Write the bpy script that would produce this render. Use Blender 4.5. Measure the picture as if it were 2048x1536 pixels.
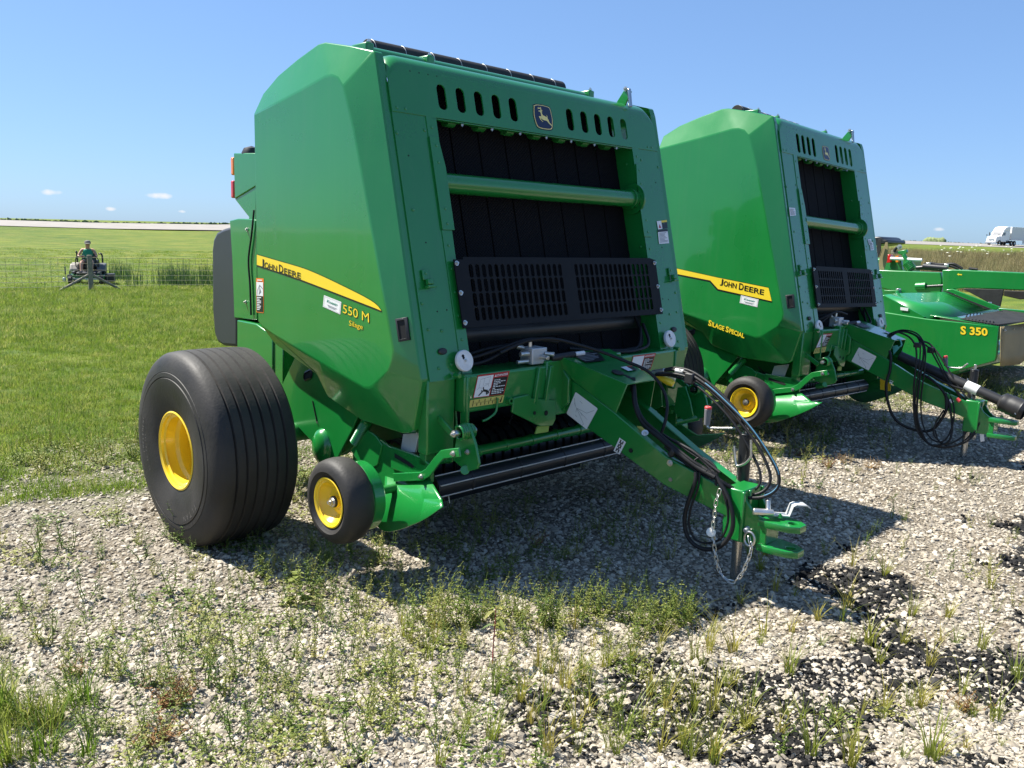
import bpy, bmesh, math, random
import numpy as np
from mathutils import Matrix, Vector
random.seed(7); rng=np.random.default_rng(11)
for o in list(bpy.data.objects): bpy.data.objects.remove(o)
scn=bpy.context.scene; COL=scn.collection
# ---------------------------------------------------------------- camera
W,H,FPX=2048,1536,1700.17
CAM=Vector((-3.51687,-3.03435,1.6491)); YAW,PITCH,ROLL=.783808,-.173793,.0317278
_f=Vector((math.sin(YAW)*math.cos(PITCH),math.cos(YAW)*math.cos(PITCH),math.sin(PITCH)))
_r=Vector((math.cos(YAW),-math.sin(YAW),0)); _u=_r.cross(_f)
CF=_f; CR=math.cos(ROLL)*_r+math.sin(ROLL)*_u; CU=-math.sin(ROLL)*_r+math.cos(ROLL)*_u
cd=bpy.data.cameras.new('camera'); cam=bpy.data.objects.new('camera',cd); COL.objects.link(cam)
cd.sensor_fit='HORIZONTAL'; cd.sensor_width=36; cd.lens=36*FPX/W; cd.clip_start=.05; cd.clip_end=9000
Mc=Matrix((CR,CU,-CF)).transposed().to_4x4(); Mc.translation=CAM; cam.matrix_world=Mc
scn.camera=cam
# ---------------------------------------------------------------- sky, sun, exposure
SUN=Vector((-.29,.65,1)).normalized()            # towards the sun
wd=bpy.data.worlds.new('World'); scn.world=wd; wd.use_nodes=True
nt=wd.node_tree; nt.nodes.clear(); N=nt.nodes.new; L=nt.links.new
sky=N('ShaderNodeTexSky'); sky.sky_type='NISHITA'; sky.sun_disc=False
sky.sun_elevation=math.asin(SUN.z); sky.sun_rotation=math.atan2(SUN.x,SUN.y)
sky.air_density=.85; sky.dust_density=.6; sky.ozone_density=2.6; sky.altitude=200
bg=N('ShaderNodeBackground'); bg.inputs[1].default_value=.0555
out=N('ShaderNodeOutputWorld')
# a few small fair-weather puffs low over the horizon, fixed in the sky
tc=N('ShaderNodeTexCoord'); nz=N('ShaderNodeTexNoise'); nz.inputs['Scale'].default_value=70; nz.inputs['Detail'].default_value=5
L(tc.outputs['Generated'],nz.inputs['Vector'])
def puff_dirs():
    L_=[]
    for px,py,w,h in ((102,384,.0105,.0036),(318,391,.016,.0036),(222,418,.008,.0025),(362,423,.006,.002),(1878,459,.007,.0026)):
        d=(CF*FPX+CR*(px-W/2)-CU*(py-H/2)).normalized(); L_.append((d,w,h))
    for k in range(14):
        a=random.uniform(1.6,6.2); e=random.uniform(.03,.10); L_.append((Vector((math.sin(a)*math.cos(e),math.cos(a)*math.cos(e),math.sin(e))),random.uniform(.008,.02),random.uniform(.003,.005)))
    return L_
acc=None
for d,w,h in puff_dirs():
    side=d.cross(Vector((0,0,1))).normalized(); up=side.cross(d)
    vs=[]
    for ax,s in ((side,w),(up,h)):
        m=N('ShaderNodeVectorMath'); m.operation='DOT_PRODUCT'; L(tc.outputs['Generated'],m.inputs[0]); m.inputs[1].default_value=ax/s
        q=N('ShaderNodeMath'); q.operation='MULTIPLY'; L(m.outputs['Value'],q.inputs[0]); L(m.outputs['Value'],q.inputs[1]); vs.append(q)
    m=N('ShaderNodeVectorMath'); m.operation='DOT_PRODUCT'; L(tc.outputs['Generated'],m.inputs[0]); m.inputs[1].default_value=d
    g=N('ShaderNodeMath'); g.operation='GREATER_THAN'; L(m.outputs['Value'],g.inputs[0]); g.inputs[1].default_value=.5
    s=N('ShaderNodeMath'); s.operation='ADD'; L(vs[0].outputs[0],s.inputs[0]); L(vs[1].outputs[0],s.inputs[1])
    n=N('ShaderNodeMath'); n.operation='MULTIPLY_ADD'; L(nz.outputs[0],n.inputs[0]); n.inputs[1].default_value=-2.6; n.inputs[2].default_value=2.05
    e=N('ShaderNodeMath'); e.operation='SUBTRACT'; L(n.outputs[0],e.inputs[0]); L(s.outputs[0],e.inputs[1])
    c=N('ShaderNodeMath'); c.operation='MULTIPLY'; c.use_clamp=True; L(e.outputs[0],c.inputs[0]); L(g.outputs[0],c.inputs[1])
    if acc is None: acc=c
    else:
        a=N('ShaderNodeMath'); a.operation='MAXIMUM'; L(acc.outputs[0],a.inputs[0]); L(c.outputs[0],a.inputs[1]); acc=a
sc=N('ShaderNodeMath'); sc.operation='MULTIPLY'; L(acc.outputs[0],sc.inputs[0]); sc.inputs[1].default_value=.9
sky_tone=N('ShaderNodeMixRGB'); sky_tone.blend_type='MULTIPLY'; sky_tone.inputs[0].default_value=1; gm=N('ShaderNodeGamma'); gm.inputs[1].default_value=.57; L(sky.outputs[0],gm.inputs[0]); L(gm.outputs[0],sky_tone.inputs[1]); sky_tone.inputs[2].default_value=(1.40,1.96,2.78,1)   # sky gradient flattened by the gamma, then brightened and tinted blue
mx=N('ShaderNodeMixRGB'); L(sc.outputs[0],mx.inputs[0]); L(sky_tone.outputs[0],mx.inputs[1]); mx.inputs[2].default_value=(7.5,7.55,7.7,1)
L(mx.outputs[0],bg.inputs[0]); L(bg.outputs[0],out.inputs[0])
sd=bpy.data.lights.new('sun','SUN'); sd.energy=5.0; sd.angle=math.radians(.53); sd.color=(1,.955,.865)
so=bpy.data.objects.new('sun',sd); COL.objects.link(so); so.rotation_euler=(-SUN).to_track_quat('-Z','Y').to_euler(); so.location=(0,0,30)
vs_=scn.view_settings; vs_.view_transform='Standard'; vs_.look='None'; vs_.exposure=1.22; vs_.gamma=1; vs_.use_curve_mapping=False
# ---------------------------------------------------------------- pixel -> position on a known plane
class Fr:
    def __init__(s,M=None): s.M=M or Matrix(); s.I=s.M.inverted(); s.o=s.I@CAM
    def d(s,px,py): return s.I.to_3x3()@(CF*FPX+CR*(px-W/2)-CU*(py-H/2))
    def P(s,px,py,ax,v):
        i='xyz'.index(ax); d=s.d(px,py); return s.o+d*((v-s.o[i])/d[i])
    def X(s,px,py,v): return s.P(px,py,'x',v)
    def Y(s,px,py,v): return s.P(px,py,'y',v)
    def Z(s,px,py,v=0): return s.P(px,py,'z',v)
    def pl(s,px,py,o,n):
        d=s.d(px,py); n=Vector(n); return s.o+d*(n.dot(Vector(o)-s.o)/n.dot(d))
    def Fp(s,px,py,off=0):
        return s.pl(px,py,Vector((0,-.25,0))+EN*off,EN)
EX=Vector((1,0,0)); ES=Vector((0,.25,1)).normalized(); EN=Vector((0,-1,.25)).normalized(); SL=math.hypot(1,.25)
def FPt(x,z,off=0): return Vector((x,-.25+.25*z,z))+EN*off
def FM(off=0):
    M=Matrix((EX,ES,EN)).transposed().to_4x4(); M.translation=Vector((0,-.25,0))+EN*off; return M
W0=Fr()
# ---------------------------------------------------------------- materials
MAT={}
def mat(name,col,rough=.5,metal=0,coat=0,bump=0,bscale=40,var=0,vscale=6,spec=.5,emit=None,trans=0,rvar=0):
    m=bpy.data.materials.new(name); m.use_nodes=True; t=m.node_tree; b=t.nodes['Principled BSDF']
    b.inputs['Base Color'].default_value=(*col,1); b.inputs['Roughness'].default_value=rough; b.inputs['Metallic'].default_value=metal
    b.inputs['Specular IOR Level'].default_value=spec
    if coat: b.inputs['Coat Weight'].default_value=coat; b.inputs['Coat Roughness'].default_value=.05
    if trans: b.inputs['Transmission Weight'].default_value=trans
    if emit: b.inputs['Emission Color'].default_value=(*col,1); b.inputs['Emission Strength'].default_value=emit
    tcn=t.nodes.new('ShaderNodeTexCoord')
    if var:
        n=t.nodes.new('ShaderNodeTexNoise'); n.inputs['Scale'].default_value=vscale; n.inputs['Detail'].default_value=6; t.links.new(tcn.outputs['Object'],n.inputs['Vector'])
        r=t.nodes.new('ShaderNodeMapRange'); r.inputs[1].default_value=.3; r.inputs[2].default_value=.7; r.inputs[3].default_value=1-var; r.inputs[4].default_value=1+var; t.links.new(n.outputs[0],r.inputs[0])
        x=t.nodes.new('ShaderNodeMixRGB'); x.blend_type='MULTIPLY'; x.inputs[0].default_value=1; x.inputs[1].default_value=(*col,1); t.links.new(r.outputs[0],x.inputs[2]); t.links.new(x.outputs[0],b.inputs['Base Color'])
        if rvar:
            r2=t.nodes.new('ShaderNodeMapRange'); r2.inputs[1].default_value=.3; r2.inputs[2].default_value=.7; r2.inputs[3].default_value=max(.02,rough-rvar); r2.inputs[4].default_value=rough+rvar; t.links.new(n.outputs[0],r2.inputs[0]); t.links.new(r2.outputs[0],b.inputs['Roughness'])
    if bump:
        n=t.nodes.new('ShaderNodeTexNoise'); n.inputs['Scale'].default_value=bscale; n.inputs['Detail'].default_value=3; t.links.new(tcn.outputs['Object'],n.inputs['Vector'])
        k=t.nodes.new('ShaderNodeBump'); k.inputs['Strength'].default_value=1; k.inputs['Distance'].default_value=bump; t.links.new(n.outputs[0],k.inputs['Height']); t.links.new(k.outputs[0],b.inputs['Normal'])
        if coat: t.links.new(k.outputs[0],b.inputs['Coat Normal'])
    MAT[name]=m; return m
mat('green',(.008,.195,.033),.30,0,.75,.0011,1.6,.05,3,rvar=.04)
mat('greenlow',(.012,.185,.031),.42,0,.3,.0008,6,.08,5,rvar=.06)
mat('yellow',(.80,.55,.018),.32,0,.35,.0004,20,.06,8)
mat('decalyellow',(.85,.62,.03),.35)
mat('decalblack',(.008,.008,.009),.35)
mat('decalwhite',(.78,.78,.76),.4)
mat('decalred',(.45,.02,.02),.4)
mat('decalorange',(.8,.2,.02),.4)
mat('navy',(.012,.018,.055),.3)
mat('palegreenish',(.25,.42,.08),.4)
mat('sketch',(.25,.25,.25),.5)
mat('scaleyellow',(.62,.52,.12),.4)
mat('rubber',(.022,.021,.020),.62,0,0,.0012,30,.28,9,spec=.35)
mat('tyre',(.026,.024,.022),.62,0,0,.0012,70,.45,4.5,spec=.38,rvar=.1)
mat('tyremark',(.13,.12,.11),.7)
mat('emblemyellow',(.88,.74,.26),.4)
mat('belt',(.007,.007,.009),.7,0,0,0,spec=.12)
mat('blackpaint',(.014,.015,.017),.38,0,0,.0003,120,.1,10)
mat('screenblack',(.009,.010,.012),.6,0,0,.0003,120,.1,10,spec=.18)
mat('blackplastic',(.018,.018,.019),.5)
mat('dark',(.006,.007,.007),.8)
mat('greyplastic',(.030,.033,.039),.42,0,.0,.0006,8,.08,3)
mat('zinc',(.62,.61,.57),.32,.9,0,.0006,60,.15,20)
mat('steel',(.45,.45,.45),.25,1,0,0,40,.2,10)
mat('galv',(.55,.56,.56),.5,.55,0,.0005,40,.15,9)
mat('chrome',(.75,.74,.72),.12,1)
mat('white',(.72,.72,.70),.45,0,0,.0004,30,.12,25)
mat('amber',(.85,.22,.02),.2,0,.5)
mat('redlens',(.6,.02,.02),.2,0,.5)
mat('gripgrey',(.16,.16,.17),.5)
mat('gripred',(.7,.07,.07),.45)
mat('hose',(.012,.012,.013),.5,0,0,.0008,220,spec=.3)
mat('blue',(.06,.19,.29),.5)
mat('teal',(.10,.45,.38),.5)
mat('foam',(.78,.76,.68),.8,0,0,.002,60)
mat('tan',(.27,.21,.10),.7,0,0,.004,4,.15,3)
mat('wood',(.22,.20,.15),.85,0,0,.003,30,.3,12)
mat('wire',(.20,.20,.16),.7)
mat('skin',(.48,.26,.17),.55)
mat('shirtgreen',(.01,.22,.13),.8)
mat('cloth_dark',(.05,.05,.055),.9)
mat('capgrey',(.16,.15,.13),.9)
mat('glass',(.03,.04,.06),.05,0,.5)
mat('lampglass',(.8,.8,.8),.15,0,.5)
mat('truckwhite',(.78,.78,.77),.35,0,.3)
mat('trailer',(.62,.63,.64),.4)
mat('silver',(.6,.6,.6),.3,.8)
mat('redstem',(.30,.03,.05),.6)
def dusty(name,amt):
    m=MAT[name]; t=m.node_tree; b=t.nodes['Principled BSDF']; N=t.nodes.new; L=t.links.new; src=b.inputs['Base Color'].links[0].from_socket
    tcn=N('ShaderNodeTexCoord'); mp=N('ShaderNodeMapping'); mp.inputs['Scale'].default_value=(22,22,1.3); L(tcn.outputs['Object'],mp.inputs['Vector'])
    n=N('ShaderNodeTexNoise'); n.inputs['Scale'].default_value=1.0; n.inputs['Detail'].default_value=7; n.inputs['Roughness'].default_value=.7; L(mp.outputs[0],n.inputs['Vector'])
    n2=N('ShaderNodeTexNoise'); n2.inputs['Scale'].default_value=140; n2.inputs['Detail'].default_value=2; L(tcn.outputs['Object'],n2.inputs['Vector'])
    r=N('ShaderNodeMapRange'); r.inputs[1].default_value=.5; r.inputs[2].default_value=.8; r.inputs[3].default_value=0; r.inputs[4].default_value=amt; L(n.outputs[0],r.inputs[0])
    r2=N('ShaderNodeMapRange'); r2.inputs[1].default_value=.70; r2.inputs[2].default_value=.78; r2.inputs[3].default_value=0; r2.inputs[4].default_value=amt*1.6; L(n2.outputs[0],r2.inputs[0])
    s=N('ShaderNodeMath'); s.operation='ADD'; L(r.outputs[0],s.inputs[0]); L(r2.outputs[0],s.inputs[1])
    x=N('ShaderNodeMixRGB'); L(s.outputs[0],x.inputs[0]); L(src,x.inputs[1]); x.inputs[2].default_value=(.24,.25,.19,1); L(x.outputs[0],b.inputs['Base Color'])
    c=N('ShaderNodeMapRange'); c.inputs[1].default_value=0; c.inputs[2].default_value=amt*1.5; c.inputs[3].default_value=.045; c.inputs[4].default_value=.22; L(s.outputs[0],c.inputs[0]); L(c.outputs[0],b.inputs['Coat Roughness'])
dusty('green',.05); dusty('greenlow',.14)
# belts: diamond tread relief
def belt_mat():
    m=MAT['belt']; t=m.node_tree; b=t.nodes['Principled BSDF']; tcn=t.nodes.new('ShaderNodeTexCoord')
    hs=[]
    for a in (.9,-.9):
        mp=t.nodes.new('ShaderNodeMapping'); mp.inputs['Rotation'].default_value=(0,a,0); t.links.new(tcn.outputs['Object'],mp.inputs['Vector'])
        w=t.nodes.new('ShaderNodeTexWave'); w.bands_direction='X'; w.inputs['Scale'].default_value=24; t.links.new(mp.outputs[0],w.inputs['Vector']); hs.append(w)
    x=t.nodes.new('ShaderNodeMath'); x.operation='MAXIMUM'; t.links.new(hs[0].outputs[1],x.inputs[0]); t.links.new(hs[1].outputs[1],x.inputs[1])
    k=t.nodes.new('ShaderNodeBump'); k.inputs['Distance'].default_value=.006; t.links.new(x.outputs[0],k.inputs['Height']); t.links.new(k.outputs[0],b.inputs['Normal'])
belt_mat()
# ---------------------------------------------------------------- mesh helpers
MP=None
def T(o,label,cat,group=None,kind=None):
    if label: o['label']=label
    if cat: o['category']=cat
    if group: o['group']=group
    if kind: o['kind']=kind
    return o
def empty(name,M=None):
    o=bpy.data.objects.new(name,None); COL.objects.link(o); o.empty_display_size=.1
    if M is not None: o.matrix_world=M
    return o
def link(name,me,m,parent=None,M=None,bev=0,seg=2,smooth=40):
    o=bpy.data.objects.new(name,me); COL.objects.link(o)
    if m and not me.materials: me.materials.append(MAT[m] if isinstance(m,str) else m)
    if parent: o.parent=parent
    if M is not None: o.matrix_local=M
    if smooth and len(me.polygons) and not me.get('sm'):
        me.polygons.foreach_set('use_smooth',[True]*len(me.polygons)); me.set_sharp_from_angle(angle=math.radians(smooth)); me['sm']=1
    if bev:
        b=o.modifiers.new('bevel','BEVEL'); b.width=bev; b.segments=seg; b.limit_method='ANGLE'; b.angle_limit=math.radians(min(30,smooth-2) if smooth else 30); b.use_clamp_overlap=True
        b.harden_normals=False
    return o
def mesh(name,V,F,mp=True):
    me=bpy.data.meshes.new(name)
    if MP and mp: V=[MP(Vector(v)) for v in V]
    me.from_pydata([tuple(v) for v in V],[],F); 
    bm=bmesh.new(); bm.from_mesh(me); bmesh.ops.recalc_face_normals(bm,faces=bm.faces); bm.to_mesh(me); bm.free()
    return me
def mk(name,V,F,m,parent=None,bev=0,seg=2,smooth=40,mp=True,M=None):
    if M is not None: V=[M@Vector(v) for v in V]
    return link(name,mesh(name,V,F,mp),m,parent,None,bev,seg,smooth)
BF=[(0,1,3,2),(4,6,7,5),(0,4,5,1),(2,3,7,6),(0,2,6,4),(1,5,7,3)]
def bxv(c,s,M=None):
    V=[Vector((c[0]+s[0]*i,c[1]+s[1]*j,c[2]+s[2]*k)) for i in(-.5,.5) for j in(-.5,.5) for k in(-.5,.5)]
    return [M@v for v in V] if M is not None else V
def box(name,c,s,m,parent=None,M=None,bev=.004,seg=2,mp=True): return mk(name,bxv(c,s,M),BF,m,parent,bev,seg,mp=mp)
def multi(name,parts,m,parent=None,bev=0,seg=2,smooth=40,mp=True):
    V=[];F=[]
    for v,f in parts:
        n=len(V); V+=list(v); F+=[tuple(i+n for i in q) for q in f]
    return mk(name,V,F,m,parent,bev,seg,smooth,mp)
def prismv(poly,d):
    n=len(poly); d=Vector(d); V=[Vector(p) for p in poly]+[Vector(p)+d for p in poly]
    F=[tuple(range(n)),tuple(range(2*n-1,n-1,-1))]+[(i,(i+1)%n,n+(i+1)%n,n+i) for i in range(n)]
    return V,F
def prism(name,poly,d,m,parent=None,bev=.003,seg=2,mp=True,smooth=40):
    V,F=prismv(poly,d); return mk(name,V,F,m,parent,bev,seg,smooth,mp)
def ring(c,ax,r,n=24,ph=0):
    ax=Vector(ax).normalized(); a=ax.orthogonal().normalized(); b=ax.cross(a)
    return [Vector(c)+a*(r*math.cos(2*math.pi*i/n+ph))+b*(r*math.sin(2*math.pi*i/n+ph)) for i in range(n)]
def loftv(rings,caps=True,closed=False):
    n=len(rings[0]); V=[p for r in rings for p in r]; F=[]; k=len(rings)
    for j in range(k if closed else k-1):
        a=j*n; b=((j+1)%k)*n
        F+=[(a+i,a+(i+1)%n,b+(i+1)%n,b+i) for i in range(n)]
    if caps and not closed: F+=[tuple(range(n-1,-1,-1)),tuple(range((k-1)*n,k*n))]
    return V,F
def cylv(p0,p1,r,r2=None,n=20):
    p0,p1=Vector(p0),Vector(p1); ax=p1-p0; return loftv([ring(p0,ax,r,n),ring(p1,ax,r if r2 is None else r2,n)])
def cyl(name,p0,p1,r,m,parent=None,r2=None,n=24,bev=.002,mp=True):
    V,F=cylv(p0,p1,r,r2,n); return mk(name,V,F,m,parent,bev,2,40,mp)
def lathev(prof,c,ax,n=48):
    ax=Vector(ax).normalized(); c=Vector(c); return loftv([ring(c+ax*t,ax,max(r,1e-4),n) for t,r in prof],caps=False)
def lathe(name,prof,c,ax,m,parent=None,n=48,smooth=35,mp=True,bev=0):
    V,F=lathev(prof,c,ax,n); return mk(name,V,F,m,parent,bev,2,smooth,mp)
def spline(pts,n=8):
    P=[Vector(p) for p in pts]
    if len(P)<3: return P
    P=[P[0]*2-P[1]]+P+[P[-1]*2-P[-2]]; out_=[]
    for i in range(1,len(P)-2):
        for k in range(n):
            t=k/n; a,b,c,d=P[i-1:i+3]
            out_.append(.5*((2*b)+(c-a)*t+(2*a-5*b+4*c-d)*t*t+(3*b-a-3*c+d)*t**3))
    out_.append(P[-2]); return out_
def sweepv(path,r,n=8,closed=False):
    path=[Vector(p) for p in path]; rr=r if callable(r) else (lambda t:r); rings=[]; k=len(path); a=None
    for i,p in enumerate(path):
        t=((path[(i+1)%k]-path[i-1]) if closed or 0<i<k-1 else (path[1]-path[0] if i==0 else path[-1]-path[-2])).normalized()
        if a is None: a=t.orthogonal().normalized()
        a=(a-t*a.dot(t)).normalized(); b=t.cross(a); q=rr(i/max(1,k-1))
        rings.append([p+(a*math.cos(2*math.pi*j/n)+b*math.sin(2*math.pi*j/n))*q for j in range(n)])
    return loftv(rings,True,closed)
def tube(name,pts,r,m,parent=None,n=8,sp=8,mp=True,closed=False):
    V,F=sweepv(spline(pts,sp) if sp else pts,r,n,closed); return mk(name,V,F,m,parent,0,2,60,mp)
def rrect(cx,cy,w,h,r,n=4):
    P=[]
    for sx,sy,a0 in ((1,1,0),(-1,1,90),(-1,-1,180),(1,-1,270)):
        for k in range(n+1):
            a=math.radians(a0+90*k/n); P.append((cx+sx*(w/2-r)+r*math.cos(a),cy+sy*(h/2-r)+r*math.sin(a)))
    return P
def curve_mesh(cu):
    o=bpy.data.objects.new('tmp',cu); me=bpy.data.meshes.new_from_object(o); bpy.data.objects.remove(o); bpy.data.curves.remove(cu); return me
def plate(name,outline,holes,th,M,m,parent=None,bev=0,mp=True,front=True):
    cu=bpy.data.curves.new('t','CURVE'); cu.dimensions='2D'; cu.fill_mode='BOTH'; cu.extrude=th/2
    if bev: cu.bevel_depth=bev; cu.bevel_resolution=1; cu.offset=-bev
    for lp in [outline]+list(holes):
        s=cu.splines.new('POLY'); s.points.add(len(lp)-1); s.use_cyclic_u=True
        for q,p in zip(s.points,lp): q.co=(p[0],p[1],0,1)
    me=curve_mesh(cu); V=[]
    for v in me.vertices:
        p=M@(v.co+Vector((0,0,-th/2 if front else 0))); v.co=MP(p) if MP and mp else p
    me.materials.clear()
    return link(name,me,m,parent,None,0,2,30)
def text_mesh(s,off=0,space=1,shear=0):
    cu=bpy.data.curves.new('t','FONT'); cu.body=s; cu.size=1; cu.offset=off; cu.space_character=space; cu.shear=shear; cu.fill_mode='FRONT'; cu.resolution_u=3
    me=curve_mesh(cu); me.materials.clear(); return me
def text(name,s,fn,m,parent,off=0,space=1,shear=0,dn=None,mp=False,pad=0):
    """text stretched over the unit square of fn(u,v)"""
    me=text_mesh(s,off,space,shear); co=np.array([v.co[:] for v in me.vertices]); a=co.min(0); b=co.max(0)
    for v in me.vertices:
        p=fn((v.co.x-a[0])/(b[0]-a[0]),(v.co.y-a[1])/(b[1]-a[1])); v.co=MP(p) if MP and mp else p
    return link(name,me,m,parent,None,0,0,0)
def qf(bl,br,tr,tl,lift=0.0):
    """bilinear map of the unit square onto a quad, lifted along its normal towards the viewer side given by vertex order"""
    bl,br,tr,tl=[Vector(p) for p in (bl,br,tr,tl)]; n=(br-bl).cross(tl-bl).normalized()
    def f(u,v,l=lift): return bl*(1-u)*(1-v)+br*u*(1-v)+tr*u*v+tl*(1-u)*v+n*l
    return f
def flat(name,fn,poly,m,parent,lift=None,mp=False):
    V=[(fn(u,v) if lift is None else fn(u,v,lift)) for u,v in poly]; me=bpy.data.meshes.new(name)
    if MP and mp: V=[MP(v) for v in V]
    me.from_pydata([tuple(v) for v in V],[],[tuple(range(len(V)))])
    return link(name,me,m,parent,None,0,0,0)
def flats(name,fn,polys,m,parent,lift=None,mp=False):
    V=[];F=[]
    for poly in polys:
        F.append(tuple(range(len(V),len(V)+len(poly)))); V+=[(fn(u,v) if lift is None else fn(u,v,lift)) for u,v in poly]
    me=bpy.data.meshes.new(name)
    if MP and mp: V=[MP(v) for v in V]
    me.from_pydata([tuple(v) for v in V],[],F); return link(name,me,m,parent,None,0,0,0)
SQ=[(0,0),(1,0),(1,1),(0,1)]
def rect(u0,v0,u1,v1): return [(u0,v0),(u1,v0),(u1,v1),(u0,v1)]
def basis(n,up=(0,0,1)):
    n=Vector(n).normalized(); up=Vector(up); x=up.cross(n)
    if x.length<1e-4: x=Vector((1,0,0))
    x.normalize(); y=n.cross(x); return Matrix((x,y,n)).transposed().to_4x4()
def at(p,n=(0,0,1),up=(0,0,1),s=1):
    M=basis(n,up)@Matrix.Scale(s,4); M.translation=MP(Vector(p)) if MP else Vector(p); return M
_sh={}
def shared(key,fn):
    global MP
    if key not in _sh:
        sv=MP; MP=None; _sh[key]=fn(); MP=sv
    return _sh[key]
def bolt_me():
    V,F=[],[]
    for v,f in (cylv((0,0,0),(0,0,.002),.0125,n=14),cylv((0,0,.002),(0,0,.009),.0085,n=6),cylv((0,0,.009),(0,0,.014),.0045,n=8)):
        n=len(V); V+=v; F+=[tuple(i+n for i in q) for q in f]
    return mesh('bolt',V,F)
def rivet_me():
    V,F=lathev([(0,.0075),(.002,.007),(.0035,.004),(.004,0)],(0,0,0),(0,0,1),10); return mesh('rivet',V,F)
def bolt(p,n,parent,s=1,m='zinc',name='bolt'):
    me=shared('bolt'+m,bolt_me); return link(name,me,m,parent,at(p,n,s=s))
def rivet(p,n,parent,s=1,m='green',name='rivet'):
    me=shared('rivet'+m,rivet_me); return link(name,me,m,parent,at(p,n,s=s))
# ================================================================ balers
DXN=.215; XS=-1.145
def mp2(p):
    a=abs(p.x); s=1 if p.x>=0 else -1
    a2=a*(.545/.76) if a<.76 else a-DXN
    t=min(1,max(0,(p.z-1.95)/.24)); dz=.18*t*t*(3-2*t)
    return Vector((s*a2,p.y+.25*dz,p.z+dz))
M2=Matrix.Translation((3.659,.117,-.03))@Matrix.Rotation(.014,4,'Z')@Matrix.Rotation(.03,4,'Y')
F2=Fr(M2)
def mir(l): return [Vector((-p[0],p[1],p[2])) for p in l]
def X(l,x): return [W0.X(a,b,x) for a,b in l]
def deer(root,sh,cx,cz,sc,off):
    """leaping-deer shield on the front plane"""
    def f(u,v,l=0): return FPt(cx,cz,off+l)+EX*(u*sc)+ES*(v*sc*.76)
    def sm(P,n=5): return [(p.x,p.y) for p in spline([(a,b,0) for a,b in P]+[(P[0][0],P[0][1],0)],n)[:-1]]
    out_=[(-.40,.46),(-.2,.53),(.2,.53),(.40,.46),(.455,.1),(.455,-.1),(.38,-.46),(.2,-.55),(-.2,-.55),(-.38,-.46),(-.455,-.1),(-.455,.1)]
    b=flat('emblem',f,[(x*1.04,y*1.04) for x,y in sm(out_)],'decalblack',sh,.0012)
    flat('emblem_border',f,[(x*.97,y*.97) for x,y in sm(out_)],'emblemyellow',sh,.0022)
    flat('emblem_field',f,[(x*.90,y*.91) for x,y in sm(out_)],'navy',sh,.0032)
    body=[(-.22,.22),(-.14,.245),(-.10,.25),(-.10,.33),(-.18,.31),(-.25,.29),(-.20,.33),(-.24,.37),(-.17,.345),(-.15,.40),(-.12,.35),(-.10,.36),(-.09,.42),(-.06,.36),(-.055,.26),(-.02,.265),(.0,.285),(-.015,.245),(-.05,.23),(-.045,.12),(-.015,.055),(.06,.04),(.14,.01),(.155,.07),(.125,.12),(.185,.055),(.18,-.01),(.215,-.10),(.25,-.21),(.33,-.28),(.385,-.40),(.34,-.35),(.22,-.26),(.13,-.15),(.0,-.145),(-.09,-.11),(-.16,-.06),(-.12,-.14),(-.045,-.22),(-.075,-.225),(-.17,-.13),(-.215,-.03),(-.21,.0),(-.12,.0),(-.10,.05),(-.105,.14),(-.125,.19),(-.20,.20)]
    me=bpy.data.meshes.new('emblem_deer'); bm=bmesh.new(); vs=[bm.verts.new(f(a*1.05,b_*1.05,.0042)) for a,b_ in body]
    es=[bm.edges.new((vs[i],vs[(i+1)%len(vs)])) for i in range(len(vs))]; bmesh.ops.triangle_fill(bm,use_beauty=True,use_dissolve=False,edges=es); bm.to_mesh(me); bm.free()
    link('emblem_deer',me,'emblemyellow',sh,None,0,0,0)
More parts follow.
